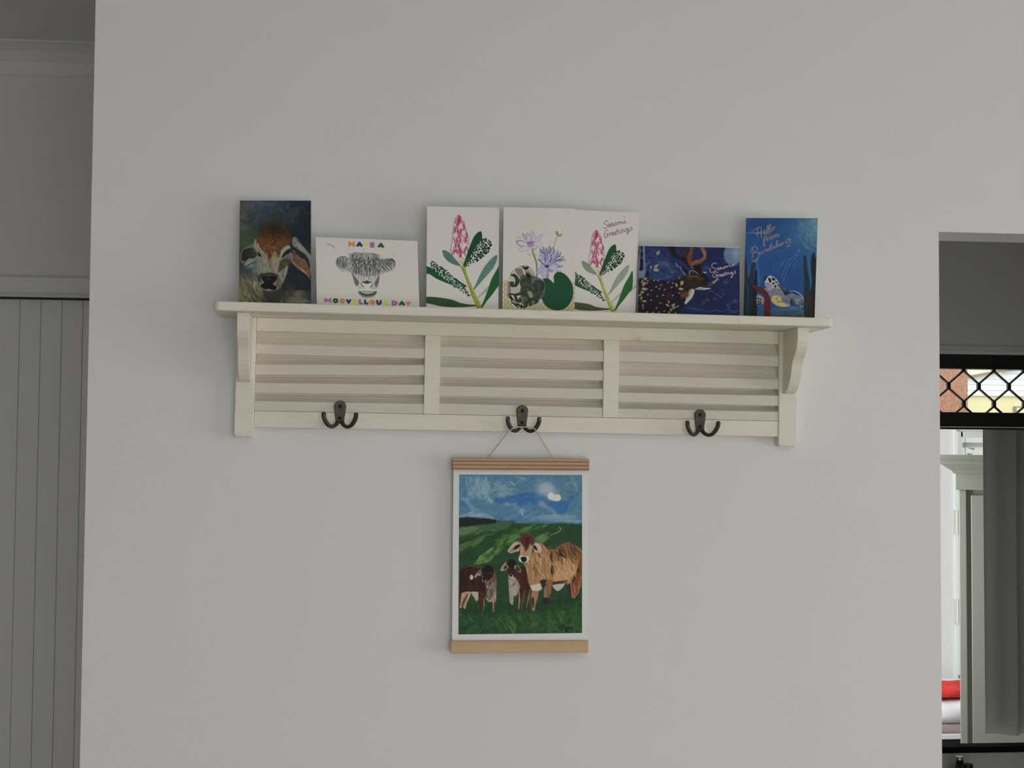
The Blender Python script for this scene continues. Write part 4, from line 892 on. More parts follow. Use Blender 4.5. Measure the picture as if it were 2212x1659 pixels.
    A.poly([(905, 1166), (1000, 1160), (1100, 1170), (1200, 1165), (1290, 1165), (1280, 1220), (1220, 1280), (1120, 1302), (1010, 1290), (930, 1230)], (110, 110, 106), .9, 5, grain=.15)
    A.poly([(950, 1170), (1040, 1165), (1200, 1170), (1240, 1180), (1150, 1220), (1060, 1220), (1000, 1200)], (152, 151, 148), .85, 8); A.line([(940, 1180), (1000, 1230), (1100, 1246), (1220, 1225), (1275, 1180)], [20, 34, 30, 34, 22], (48, 48, 46), .85, 5); A.line([(1010, 1164), (1180, 1170)], 6, (70, 70, 70), .7, 2)
    return A.tone(1.15, 1.065, .94).out()

def spotted_leaf(A, outline, region, n, s, dark, light=(196, 194, 188), seed=0, edge=True):
    """white leaf printed with irregular dark green spots"""
    r = np.asarray(outline, float); A.poly(outline, light, .8, 1.5)
    rs = np.random.RandomState(seed); done = []; tries = 0; lo, hi = r.min(0), r.max(0)
    while len(done) < n and tries < 14000:
        tries += 1; p = lo + rs.rand(2) * (hi - lo); ins = False
        for i in range(len(r)):
            a, b = r[i], r[(i + 1) % len(r)]
            if (a[1] > p[1]) != (b[1] > p[1]) and p[0] < a[0] + (p[1] - a[1]) * (b[0] - a[0]) / (b[1] - a[1]): ins = not ins
        q = s * (0.55 + 0.75 * rs.rand())
        if not ins or any((p[0] - d[0]) ** 2 + (p[1] - d[1]) ** 2 < (0.84 * (q + d[2])) ** 2 for d in done): continue
        done.append((p[0], p[1], q))
    for x, y, q in done:
        t = np.linspace(0, 6.283, 7, endpoint=False) + rs.rand(); rr = q * (0.72 + 0.4 * rs.rand(7))
        A.poly(np.c_[x + rr * np.cos(t), y + rr * np.sin(t)], dark, 1, 1.2)

def protea(A, tf, greens, stem, spot):
    """tf maps the first protea card's drawing coordinates into this card's; greens: teal leaf, tall leaf, low leaf, grey leaf, right leaf, base leaf"""
    f = lambda pts: [tf(p) for p in pts]; teal, tall, low, pale, right, basel, teal2 = greens
    A.poly(f([(292, 722), (350, 730), (420, 772), (470, 830), (540, 900), (580, 955), (560, 965), (470, 940), (380, 895), (320, 830), (300, 780)]), teal, 1, 1.2, grain=.05)
    A.poly(f([(30, 972), (100, 985), (200, 1030), (320, 1080), (480, 1150), (600, 1225), (668, 1270), (640, 1282), (560, 1262), (480, 1280), (420, 1250), (330, 1215), (200, 1160), (100, 1095), (30, 1072)]), low, 1, 1.2, grain=.06)
    spotted_leaf(A, f([(105, 930), (130, 892), (180, 910), (260, 965), (350, 1030), (440, 1110), (540, 1210), (620, 1290), (700, 1380), (740, 1415), (715, 1425), (620, 1372), (520, 1310), (420, 1240), (340, 1180), (250, 1110), (160, 1020), (112, 960)]), None, 190, 18 * tf.s, spot, seed=4)
    A.poly(f([(45, 1445), (150, 1440), (300, 1455), (440, 1480), (560, 1525), (700, 1548), (830, 1553), (820, 1572), (700, 1585), (560, 1592), (400, 1592), (250, 1578), (120, 1550), (30, 1525)]), basel, 1, 1.2, grain=.08)
    A.poly(f([(1130, 790), (1134, 850), (1105, 930), (1050, 1020), (970, 1110), (890, 1200), (820, 1280), (775, 1325), (768, 1310), (810, 1220), (860, 1110), (930, 980), (1010, 880), (1080, 815)]), teal2, 1, 1.2, grain=.08)
    A.poly(f([(830, 1440), (890, 1370), (960, 1300), (1020, 1250), (1010, 1320), (950, 1370), (880, 1420), (840, 1460)]), pale, 1, 1.5)
    A.poly(f([(1200, 900), (1130, 1010), (1050, 1150), (1000, 1290), (960, 1400), (920, 1500), (885, 1580), (905, 1592), (970, 1500), (1060, 1390), (1140, 1280), (1200, 1200)]), right, 1, 1.2, grain=.06)
    A.poly(f([(565, 960), (630, 950), (660, 1060), (700, 1160), (760, 1300), (820, 1430), (880, 1550), (905, 1605), (830, 1625), (790, 1530), (730, 1390), (680, 1250), (640, 1130), (600, 1040)]), stem, 1, 1.2, grain=.12, gcell=8, gang=1.2)
    A.line(f([(585, 980), (650, 1150), (730, 1370), (830, 1600)]), 12 * tf.s, [c * .72 for c in stem], .55, 2); A.line(f([(625, 980), (690, 1150), (780, 1370), (870, 1570)]), 16 * tf.s, [min(255, c * 1.15) for c in stem], .6, 2)
    A.line(f([(820, 1590), (870, 1582), (905, 1590)]), 8 * tf.s, (40, 70, 30), .8, 1.5)
    # flower head
    head = [(545, 165), (590, 240), (620, 330), (660, 430), (690, 520), (705, 620), (690, 740), (650, 840), (620, 910), (600, 960), (570, 955), (530, 900), (480, 850), (430, 780), (415, 700), (440, 580), (455, 440), (470, 300), (505, 205)]
    A.poly(f(head), (186, 170, 172), 1, 1.5)
    rs = np.random.RandomState(11); red, mag, pink, wh, gr = (136, 34, 52), (132, 44, 92), (164, 96, 134), (196, 188, 190), (160, 164, 170)
    def bract(x, y, w, h, c, al=.9, lean=0.0):
        A.poly(f([(x + lean * h, y - h), (x + w * .32 + lean * h * .5, y - h * .55), (x + w * .5, y), (x, y + h * .12), (x - w * .5, y), (x - w * .32 + lean * h * .5, y - h * .55)]), c, al, 1.6)
    for r_, y in enumerate(range(300, 830, 74)):
        hw = np.interp(y, [165, 330, 600, 760, 850], [10, 78, 128, 125, 60]); xc = np.interp(y, [165, 600, 850], [545, 574, 562]); n = max(2, int(hw / 24))
        for k in range(n):
            u = (k + .5 + (.25 if r_ % 2 else -.2)) / n * 2 - 1; x = xc + u * hw * .86; w = 2 * hw / n * .86
            bract(x, y, w * 1.15, 112, (190, 176, 180), .9, .0)
            c = [red, mag, red, (150, 44, 66), pink, (190, 184, 190)][rs.randint(6)]
            if rs.rand() < .8: bract(x + rs.randn() * 3, y + 4, w * .72, 92, c, .85)
            A.line(f([(x - w * .5, y), (x - w * .3, y - 60), (x, y - 108), (x + w * .3, y - 60), (x + w * .5, y)]), 5 * tf.s, (126, 40, 66), .6, 1.5)
    A.ell(*tf((545, 250)), 30 * tf.s, 70 * tf.s, red, .85, 3); A.line(f([(518, 200), (510, 250), (512, 300)]), 11 * tf.s, wh, .8, 2); A.line(f([(575, 210), (585, 260)]), 9 * tf.s, wh, .7, 2)
    for cx, cy, rx, ry, c in ((475, 480, 20, 50, gr), (462, 610, 18, 50, wh), (620, 440, 26, 26, wh), (620, 650, 34, 40, (186, 188, 196)), (570, 360, 20, 26, wh), (560, 740, 36, 50, (146, 72, 122)), (500, 730, 22, 40, pink)):
        A.ell(*tf((cx, cy)), rx * tf.s, ry * tf.s, c, .75, 5)
    for i in range(80):
        y = 200 + rs.rand() * 600; hw = np.interp(y, [165, 330, 600, 760, 850], [10, 75, 130, 125, 60]); x = np.interp(y, [165, 600, 850], [545, 572, 560]) + (rs.rand() - .5) * 2 * hw
        l = 22 + 30 * rs.rand(); c = [red, mag, pink, wh, (170, 60, 80), (118, 28, 48)][rs.randint(6)]
        A.line(f([(x - 4, y - l / 2), (x + (rs.rand() - .5) * 12, y), (x + 5, y + l / 2)]), np.array([2, 9, 2]) * tf.s, c, .75, 1.5)
    dk = (104, 26, 48)
    for p in ([(545, 170), (500, 215), (470, 300), (455, 430), (440, 580), (415, 720), (440, 790)], [(550, 170), (590, 240), (625, 340), (665, 440), (692, 540), (704, 640)], [(440, 800), (480, 760), (500, 725), (530, 770), (555, 830)], [(555, 830), (590, 780), (605, 740), (630, 780), (655, 820)], [(630, 780), (650, 690), (662, 660), (690, 740)], [(425, 700), (440, 760), (470, 830)], [(470, 400), (490, 350), (510, 330)], [(510, 500), (530, 440), (550, 420)], [(600, 600), (625, 540), (650, 500)]):
        A.line(f(p), np.array([3, 8, 8, 3]) * tf.s, dk, .8, 1.5)
    for cx, cy in ((500, 780), (605, 790), (660, 740), (640, 850), (530, 850), (580, 880)): A.ell(*tf((cx, cy)), 22 * tf.s, 34 * tf.s, (188, 176, 160), .75, 4)
    ol = (120, 108, 54)
    for p in ([(480, 850), (520, 840), (560, 815), (590, 850), (625, 830)], [(510, 890), (545, 860), (575, 900), (610, 870), (640, 840)], [(540, 930), (570, 890), (600, 930), (620, 890)], [(555, 955), (590, 920), (610, 950)]): A.line(f(p), 7 * tf.s, ol, .8, 1.5)
    for p in ([(440, 780), (490, 720), (520, 770)], [(545, 830), (600, 735), (650, 810)], [(625, 760), (655, 665), (685, 735)]): A.line(f(p), 8 * tf.s, (124, 34, 60), .9, 1.5, smooth=False)
    # tall leaf and spotted leaf on the right
    A.poly(f([(885, 428), (902, 480), (900, 560), (860, 640), (800, 740), (740, 840), (680, 920), (640, 975), (610, 950), (640, 860), (680, 740), (720, 640), (770, 520), (830, 450)]), tall, 1, 1.2, grain=.06)
    spotted_leaf(A, f([(960, 535), (1010, 545), (1040, 610), (1035, 680), (1000, 735), (940, 790), (860, 850), (780, 905), (700, 950), (650, 980), (640, 950), (700, 850), (750, 760), (800, 690), (840, 620), (890, 560)]), None, 170, 24 * tf.s, spot, seed=8)
class TF:
    def __init__(s, sc, ox, oy, shx=0.0): s.s = sc; s.o = (ox, oy); s.sh = shx
    def __call__(s, p): return (s.o[0] + p[0] * s.s + s.sh * p[1], s.o[1] + p[1] * s.s)

def art_protea():
    A = Art(extend([(55, 42), (1172, 58), (1155, 1622), (40, 1605)], .03), 464, 660, PAPER, 6)
    A.blob(600, 600, 500, 600, (173, 170, 166), .4)
    protea(A, TF(1, 0, 0), ((72, 106, 92), (16, 66, 40), (18, 74, 48), (140, 144, 132), (26, 82, 44), (44, 72, 48), (82, 112, 104)), (132, 134, 56), (24, 56, 44))
    return A.tone(1.15, 1.065, .94).out()

def script(A, strokes, w, col, dx=0, dy=0, a=1.0, soft=1.2):
    for s in strokes: A.line([(x + dx, y + dy) for x, y in s], w, col, a, soft)

SEASONS = [[(668, 222), (655, 208), (628, 215), (612, 240), (622, 262), (650, 270), (660, 292), (640, 318), (612, 322), (600, 308)],
           [(676, 288), (700, 276), (704, 258), (690, 256), (676, 276), (682, 300), (706, 300)], [(748, 246), (726, 244), (712, 270), (718, 292), (738, 280), (750, 246), (748, 282), (764, 280)],
           [(786, 228), (776, 240), (790, 262), (776, 276), (764, 268)], [(818, 228), (802, 238), (804, 262), (822, 262), (832, 240), (818, 226), (846, 232)], [(852, 226), (858, 258)], [(858, 240), (876, 216), (886, 222), (890, 246), (908, 240)], [(932, 196), (918, 214), (944, 228), (930, 244), (912, 236)], [(918, 142), (915, 158)]]
GREET = [[(668, 356), (650, 346), (626, 366), (612, 408), (618, 456), (640, 466), (660, 440), (664, 408), (638, 412)], [(664, 404), (668, 450)], [(690, 392), (700, 440)], [(698, 412), (716, 392), (728, 398)],
         [(728, 418), (752, 404), (752, 384), (736, 388), (730, 414), (742, 432), (764, 420)], [(768, 408), (790, 396), (792, 374), (776, 376), (770, 404), (782, 424), (806, 410)], [(814, 330), (816, 400), (830, 406), (842, 392)], [(800, 366), (842, 352)],
         [(856, 354), (862, 396), (874, 390)], [(870, 320), (876, 326)], [(880, 346), (890, 388)], [(888, 366), (904, 340), (916, 346), (920, 376), (936, 368)], [(972, 326), (952, 322), (940, 350), (952, 364), (970, 346), (976, 322), (984, 366), (978, 402), (960, 404), (966, 384), (1000, 352)], [(1030, 296), (1010, 316), (1036, 334), (1022, 354), (1000, 350)], [(1036, 334), (1052, 326)]]
def art_protea_text():
    A = Art(extend([(37, 35), (1147, 80), (1090, 1622), (-22, 1587)], .03), 464, 644, PAPER, 7)
    A.blob(600, 700, 500, 600, (173, 170, 166), .4)
    protea(A, TF(.865, 20, 198, -.012), ((112, 122, 104), (24, 72, 36), (30, 80, 48), (142, 146, 138), (36, 88, 42), (66, 76, 54), (124, 132, 118)), (142, 142, 74), (26, 54, 40))
    A.poly([(1030, 1255), (1110, 1170), (1115, 1200), (1060, 1250)], (128, 140, 122), .9, 1.5)
    c = (98, 40, 60)
    script(A, SEASONS, 7.5, c); script(A, GREET, 7.5, c)
    return A.tone(1.15, 1.065, .94).out()

def petal(A, base, tip, w, col, edge, a=.85, ew=5, bend=0.0):
    b, t = np.array(base, float), np.array(tip, float); d = t - b; n = np.array([-d[1], d[0]]) / (np.linalg.norm(d) + 1e-9)
    P = [b, b + d * .3 + n * (w * .42 + bend * .5), b + d * .62 + n * (w * .5 + bend), b + d * .86 + n * (w * .26 + bend * .6), t, b + d * .86 - n * (w * .26 - bend * .6), b + d * .62 - n * (w * .5 - bend), b + d * .3 - n * (w * .42 - bend * .5)]
    A.poly(P, [c * .75 + q * .25 for c, q in zip(col, (176, 173, 170))], a * .9, 1.5, grain=.08, gcell=4)
    A.line(P[:5], [ew * .5, ew, ew * .6], edge, .75, 1.5); A.line(P[4:] + [b], [ew * .6, ew, ew * .5], edge, .6, 1.5)
    A.line([b + d * .15, b + d * .5 + n * bend * .6, b + d * .8 + n * bend * .5], [3, 4, 2], edge, .35, 1.5)

def art_lotus():
    A = Art(extend([(55, 40), (1190, 62), (1155, 1628), (35, 1612)], .03), 470, 660, PAPER, 9); rs = A.rs
    A.blob(600, 500, 500, 500, (172, 168, 162), .4)
    # patterned strip along the bottom
    for reg in ([(30, 1180), (130, 1180), (240, 1400), (480, 1540), (700, 1540), (1000, 1560), (1110, 1440), (1130, 1260), (1200, 1260), (1200, 1700), (20, 1700)],):
        A.poly(reg, (176, 166, 134), 1, 1.5, smooth=False)
        for iy, y in enumerate(np.arange(1200, 1700, 38)):
            for x in np.arange(20 + (iy % 2) * 34, 1200, 68):
                if not (x < 140 or y > 1480 or x > 1020): continue
                for k in range(6):
                    t = k * math.pi / 3; A.line([(x + 12 * math.cos(t), y + 12 * math.sin(t)), (x + 30 * math.cos(t), y + 30 * math.sin(t))], 6, (92, 74, 44), .75, 1.2)
                A.ell(x, y, 11, 11, (188, 182, 150), .9, 1.5); A.ell(x + 34, y, 6, 6, (70, 62, 40), .7, 1.5)
        A.poly([(20, 1175), (46, 1175), (46, 1640), (20, 1640)], (186, 180, 156), .5, 3)
    # stems and bud
    A.line([(890, 490), (862, 580), (838, 660)], [10, 14, 16], (146, 150, 112), 1, 1.5); A.line([(884, 500), (850, 600), (832, 650)], 4, (104, 112, 76), .6, 1.5)
    A.poly([(945, 352), (968, 410), (964, 460), (930, 492), (890, 480), (872, 430), (905, 385)], (184, 182, 170), 1, 1.5); A.line([(945, 350), (968, 410), (966, 460), (930, 492)], 5, (130, 134, 104), .8, 1.5)
    A.poly([(872, 415), (900, 420), (925, 470), (970, 440), (960, 485), (925, 498), (890, 484), (870, 450)], (112, 124, 58), .95, 2); A.line([(905, 400), (915, 450), (905, 480)], [6, 14, 10], (124, 136, 66), .8, 2)
    A.line([(505, 690), (530, 790), (560, 870), (574, 960), (572, 1140)], [20, 24, 28, 26, 26], (112, 120, 94), 1, 1.5); A.line([(495, 690), (520, 790), (548, 870), (562, 960), (560, 1130)], 6, (74, 84, 62), .6, 1.5); A.line([(545, 780), (575, 776)], 8, (90, 100, 84), .8, 1.5)
    A.line([(740, 960), (738, 1160)], [34, 36], (116, 124, 112), 1, 1.5); A.line([(724, 980), (722, 1150)], 7, (80, 90, 80), .6, 1.5)
    # pale lotus
    e = (92, 76, 98); c1, c2 = (176, 164, 174), (160, 144, 162)
    for b, t, w, c in (((480, 600), (355, 450), 50, c2), ((480, 600), (415, 430), 60, c2), ((490, 600), (508, 392), 70, c2), ((440, 600), (254, 508), 60, c1), ((520, 600), (670, 456), 60, (172, 150, 166)), ((470, 590), (440, 470), 60, c1), ((500, 600), (545, 480), 60, c1),
                       ((450, 650), (252, 580), 84, c1), ((520, 650), (664, 598), 60, c1), ((460, 660), (275, 712), 70, c1), ((475, 660), (458, 800), 62, c1), ((520, 640), (580, 680), 40, c1)):
        petal(A, b, t, w, c, e, .9, 5)
    A.poly([(415, 590), (470, 570), (525, 566), (530, 610), (500, 660), (440, 650)], (138, 112, 144), .95, 3, grain=.15); A.poly([(420, 595), (520, 570), (470, 610)], (110, 88, 120), .7, 4)
    A.line([(252, 580), (270, 568), (340, 562), (410, 590)], [12, 10, 6, 5], (66, 58, 72), .8, 1.5); A.line([(255, 585), (300, 635), (380, 655)], [14, 8, 4], (70, 62, 80), .8, 1.5); A.line([(350, 450), (375, 500), (410, 540)], [14, 10, 6], (104, 78, 108), .7, 2); A.line([(500, 680), (540, 700), (560, 690)], 7, (90, 76, 96), .7, 1.5)
    # blue lotus
    eb = (54, 52, 96); b1, b2, b3 = (134, 136, 172), (156, 156, 182), (112, 114, 160)
    cx, cy = 740, 930
    for t, w, c, bd in (((620, 680), 60, (118, 134, 166), 10), ((670, 655), 60, b3, 6), ((725, 665), 54, (126, 146, 176), 4), ((778, 638), 60, b3, -4), ((832, 655), 60, b1, -8), ((905, 710), 60, b2, -14), ((955, 740), 54, b2, -14), ((990, 800), 54, b2, -14), ((1025, 852), 44, b2, -10),
                        ((612, 730), 60, b2, 10), ((600, 790), 60, b2, 12), ((590, 850), 50, b2, 10), ((690, 760), 60, b1, 4), ((760, 740), 56, b2, 0), ((808, 780), 50, b2, -6), ((880, 850), 60, b3, -10), ((975, 940), 50, b2, 14), ((620, 940), 50, b2, -6)):
        petal(A, (cx, cy), t, w, c, eb, .85, 6, bd)
    for t, w, c in (((552, 1075), 84, (132, 130, 166)), ((660, 1140), 96, (138, 136, 174)), ((820, 1040), 74, (112, 108, 154)), ((900, 1020), 60, b2)): petal(A, (730, 945), t, w, c, (78, 72, 118), .95, 5)
    for p in ([(620, 680), (650, 740), (690, 750)], [(665, 660), (690, 720)], [(722, 680), (740, 740)], [(775, 640), (790, 700), (770, 760)], [(825, 660), (845, 720), (830, 780)], [(905, 712), (890, 780), (840, 830)], [(955, 740), (920, 800), (850, 850)], [(990, 800), (960, 850), (890, 870)], [(1025, 852), (990, 872)], [(975, 940), (930, 960), (870, 930)], [(840, 900), (900, 860), (960, 850)], [(700, 760), (705, 850), (700, 900)], [(805, 780), (790, 850), (760, 900)], [(745, 750), (740, 860)]):
        A.line(p, [5, 14, 6], (44, 40, 88), .75, 1.8)
    A.poly([(690, 930), (740, 938), (765, 932), (755, 965), (715, 972)], (44, 40, 88), .9, 2); A.line([(690, 925), (720, 905), (745, 925), (775, 905)], 9, (168, 158, 92), .8, 2); A.line([(605, 850), (660, 910), (700, 940)], [12, 14, 8], (50, 48, 80), .8, 2)
    A.poly([(880, 1030), (930, 1000), (955, 1040), (900, 1060)], (112, 150, 158), .6, 4)
    # plain green lily pad
    A.poly([(835, 1205), (832, 1120), (850, 1070), (885, 1040), (940, 1040), (1000, 1065), (1060, 1120), (1110, 1200), (1135, 1290), (1130, 1390), (1100, 1480), (1040, 1560), (960, 1605), (870, 1618), (780, 1595), (700, 1540), (650, 1460), (630, 1370), (632, 1260), (650, 1180), (680, 1140), (730, 1135), (780, 1160)], (18, 70, 44), 1, 1.3, smooth=True, grain=.04, gcell=20)
    # patterned pad
    disc = [(170, 1060), (250, 990), (340, 950), (440, 955), (520, 1040), (530, 1110), (500, 1180), (560, 1140), (640, 1140), (690, 1200), (700, 1290), (680, 1380), (610, 1470), (560, 1530), (450, 1570), (320, 1600), (240, 1570), (160, 1490), (115, 1380), (110, 1250), (130, 1140)]
    A.poly(disc, (158, 154, 142), 1, 1.2); A.poly([(330, 1100), (480, 1090), (640, 1150), (700, 1250), (680, 1380), (600, 1480), (450, 1560), (300, 1480), (340, 1340), (300, 1200)], (66, 72, 60), .75, 6, grain=.3)
    K, D = (14, 24, 18), (26, 44, 28)
    def curl(p, w, c=D): A.line(p, np.array([w * .5, w, w, w * .4]), c, 1, 1.3); A.line(p, np.array([3, 6, 6, 3]), (110, 116, 88), .6, 1.2)
    curl([(180, 1090), (230, 1100), (270, 1170), (240, 1240), (190, 1240), (180, 1210), (210, 1205)], 62); curl([(250, 1470), (240, 1400), (310, 1370), (420, 1390), (440, 1460), (400, 1540)], 52); curl([(230, 1380), (260, 1470), (310, 1480), (300, 1440)], 50); curl([(470, 1540), (470, 1460), (530, 1440), (570, 1480), (540, 1520)], 56)
    A.poly([(340, 950), (390, 965), (446, 958), (430, 1000), (380, 1005)], K, 1, 2, grain=.4)
    for x in range(250, 350, 26): A.line([(x, 1000 - (x - 250) * .1), (x + 20, 1060), (x + 70, 1130)], [14, 12, 6], K, 1, 1.5)
    for k in range(13):
        t = -1.9 + k * .3; A.line([(420, 1120), (420 + 100 * math.cos(t), 1110 + 110 * math.sin(t))], [20, 13, 3], K, 1, 1.3, smooth=False)
    def mum(cx, cy, r, sd):
        A.ell(cx, cy, r, r * .95, (22, 32, 26), .9, 5); rr = np.random.RandomState(sd)
        for ring in range(4):
            for k in range(11 + ring * 5):
                t = k * 6.283 / (11 + ring * 5) + ring * .2; r0 = r * (.12 + .22 * ring); r1 = r0 + r * .23
                A.line([(cx + r0 * math.cos(t), cy + r0 * math.sin(t)), (cx + r1 * math.cos(t + .12), cy + r1 * math.sin(t + .12))], [3, 9, 4], (138, 144, 124) if rr.rand() < .75 else (70, 82, 66), .8, 1.2, smooth=False)
    mum(400, 1210, 92, 1); mum(600, 1250, 98, 2); mum(410, 1330, 100, 3); mum(560, 1370, 88, 4)
    A.poly([(425, 1340), (470, 1330), (510, 1380), (500, 1430), (450, 1420)], (122, 126, 96), .95, 4); A.poly([(175, 1300), (230, 1270), (300, 1290), (310, 1340), (250, 1370), (180, 1350)], (150, 148, 134), .95, 3)
    for i in range(9):
        y = 1190 + i * 26; A.line([(112, y), (150, y + 14), (170, y + 6)], [5, 14, 5], K, 1, 1.3)
    for i in range(7):
        A.line([(640, 1200 + i * 30), (690, 1190 + i * 30)], [12, 5], K, .9, 1.3)
    for p in ([(120, 1390), (190, 1380), (240, 1420)], [(130, 1430), (180, 1440), (230, 1500)], [(150, 1370), (170, 1430), (190, 1520)], [(180, 1500), (240, 1540), (290, 1590)], [(250, 1560), (280, 1530), (330, 1590)], [(330, 1530), (340, 1570), (330, 1600)], [(420, 1500), (410, 1550), (380, 1590)], [(240, 1510), (320, 1560), (420, 1570)], [(370, 1600), (390, 1520), (380, 1440)]):
        A.line(p, [10, 26, 8], K, 1, 1.5)
    A.poly([(370, 1450), (400, 1470), (410, 1540), (380, 1570), (360, 1520)], (62, 74, 46), 1, 2)
    A.line([disc[i] for i in (0, 1, 2, 3, 4, 5)], 5, K, .8, 1.3)
    return A.tone(1.15, 1.065, .9).out()

def leaf_gold(A, x, y, l, ang, col=(150, 138, 98)):
    c, s = math.cos(ang), math.sin(ang)
    P = [(0, 0), (.3, .24), (.65, .24), (1, 0), (.65, -.2), (.3, -.22)]
    A.poly([(x + (u * c - v * s) * l, y + (u * s + v * c) * l) for u, v in P], col, .95, 1.3); A.line([(x, y), (x + .85 * l * c, y + .85 * l * s)], 4, (96, 80, 48), .7, 1.2)

S2 = [[(1672, 430), (1650, 412), (1600, 420), (1570, 470), (1590, 505), (1640, 520), (1650, 560), (1610, 590), (1560, 600), (1530, 570), (1545, 520)], [(1690, 545), (1710, 530), (1712, 510), (1694, 512), (1686, 535), (1700, 552), (1730, 540)],
      [(1768, 500), (1745, 500), (1736, 525), (1750, 540), (1772, 500), (1768, 530), (1790, 525)], [(1818, 488), (1806, 500), (1826, 512), (1812, 528), (1798, 522)], [(1860, 478), (1840, 488), (1842, 510), (1862, 508), (1868, 488), (1856, 478), (1882, 480)],
      [(1894, 468), (1904, 500)], [(1902, 486), (1926, 456), (1944, 462), (1952, 488), (1974, 476)], [(2020, 430), (2004, 446), (2030, 455), (2012, 474), (1998, 466)], [(1968, 372), (1976, 388)], [(2036, 440), (2060, 450)]]
G2 = [[(1702, 610), (1680, 592), (1640, 600), (1600, 650), (1600, 690), (1640, 700), (1680, 670), (1690, 650), (1650, 652), (1690, 650), (1690, 700), (1660, 770), (1610, 820), (1590, 810), (1620, 780), (1720, 740)], [(1715, 650), (1726, 690)], [(1722, 668), (1738, 648), (1752, 652)], [(1756, 672), (1776, 660), (1774, 640), (1758, 648), (1756, 676), (1776, 684), (1796, 670)],
      [(1800, 662), (1818, 650), (1816, 630), (1800, 638), (1798, 664), (1818, 672), (1840, 656)], [(1852, 590), (1846, 660), (1866, 650)], [(1838, 622), (1872, 610)], [(1884, 618), (1888, 650)], [(1886, 598), (1890, 602)], [(1904, 612), (1912, 644)], [(1910, 626), (1930, 604), (1942, 612), (1948, 638), (1966, 624)],
      [(1996, 596), (1976, 598), (1970, 622), (1984, 630), (1998, 600), (2004, 650), (1990, 700), (1968, 710), (1980, 684), (2030, 640)], [(2060, 566), (2042, 582), (2070, 596), (2054, 618), (2030, 612)]]
def art_deer():
    A = Art(extend([(75, 60), (2155, 100), (2158, 1482), (65, 1428)], .046), 640, 450, (26, 40, 88), 12); rs = A.rs; B = A.blob
    B(300, 300, 400, 300, (40, 60, 112), .7); B(1700, 300, 350, 250, (24, 36, 84), .8); B(600, 560, 500, 120, (52, 72, 118), .5); B(1500, 1100, 500, 250, (22, 28, 70), .8); B(1200, 1380, 700, 90, (28, 52, 108), .8); B(500, 690, 350, 60, (46, 76, 124), .5)
    A.dabs([(70, 60), (2150, 60), (2150, 1480), (70, 1440)], 520, 150, 34, .1, .8, [(34, 54, 110), (20, 30, 72), (46, 68, 122), (24, 34, 84), (30, 30, 72), (18, 26, 60)], .32, 5)
    A.dabs([(150, 100), (700, 100), (800, 680), (150, 700)], 120, 90, 24, .7, 1.2, [(70, 90, 128), (40, 62, 112), (54, 78, 122), (88, 102, 126)], .3, 5); B(540, 420, 110, 70, (92, 100, 120), .5); B(640, 440, 60, 60, (98, 100, 112), .5)
    # moon
    A.ell(2010, 240, 190, 215, (96, 122, 146), .95, 8, grain=.12, gcell=12); B(2080, 220, 90, 120, (132, 152, 164), .7); B(1900, 300, 60, 90, (84, 112, 140), .7); A.line([(2120, 440), (1990, 480), (2000, 450)], 14, (120, 138, 160), .6, 4)
    A.poly([(1830, 380), (2000, 330), (2155, 420), (2155, 470), (1900, 470)], (24, 36, 84), .0)
    # birch trunk on the left
    A.poly([(75, 60), (190, 60), (205, 250), (215, 420), (225, 560), (215, 620), (180, 760), (66, 770)], (96, 112, 134), .9, 4, grain=.2, gcell=8, gang=1.5); A.poly([(70, 560), (180, 560), (200, 650), (150, 720), (70, 720)], (84, 128, 150), .7, 10); A.poly([(70, 640), (160, 660), (190, 740), (68, 760)], (112, 110, 108), .9, 8)
    for p in ([(118, 60), (150, 60), (155, 140), (125, 170)], [(120, 190), (150, 190), (160, 250), (145, 310), (115, 270)], [(110, 320), (160, 330), (165, 460), (155, 555), (95, 560), (105, 440)], [(80, 70), (90, 70), (88, 260), (78, 260)]): A.poly(p, (14, 14, 26), 1, 3)
    A.poly([(260, 560), (290, 600), (285, 720), (240, 720), (195, 690)], (22, 26, 62), .95, 5); A.line([(300, 370), (220, 470)], [8, 18], (104, 120, 140), .6, 4); A.line([(290, 560), (310, 600)], 10, (120, 130, 145), .7, 3); A.line([(180, 60), (190, 300), (225, 480)], 14, (116, 134, 152), .5, 4)
    # body of the deer, spotted
    A.poly([(60, 770), (300, 765), (560, 770), (700, 800), (830, 760), (980, 680), (1030, 640), (1060, 760), (1110, 930), (1110, 1000), (1040, 1180), (1010, 1280), (900, 1360), (820, 1450), (60, 1440)], (22, 16, 30), .97, 14, grain=.3, gcell=14)
    B(680, 1090, 110, 90, (66, 24, 36), .8); B(360, 960, 200, 120, (30, 18, 46), .7); B(560, 880, 200, 80, (32, 26, 62), .6); B(900, 1250, 140, 120, (20, 20, 48), .8); A.poly([(1000, 1060), (1110, 1000), (1240, 960), (1200, 1160), (1020, 1260), (900, 1360), (820, 1440), (1200, 1440)], (24, 38, 92), .0)
    A.dabs([(70, 780), (900, 800), (900, 1300), (70, 1430)], 160, 80, 20, .3, 1.5, [(14, 10, 18), (38, 26, 40), (26, 22, 54), (18, 14, 22)], .4, 4)
    for x, y in ((260, 775), (390, 770), (470, 768), (250, 820), (530, 858), (435, 895), (500, 935), (605, 950), (245, 945), (340, 965), (750, 905), (170, 1010), (265, 1052), (455, 1085), (575, 1062), (770, 1072), (905, 1020), (330, 1165), (520, 1225), (170, 1325), (440, 1325), (600, 1385), (250, 1405), (370, 1415), (490, 1410), (675, 805), (770, 820), (835, 1310), (880, 1290)):
        A.ell(x, y, 22, 10, (172, 164, 156), .9, 2, -.5)
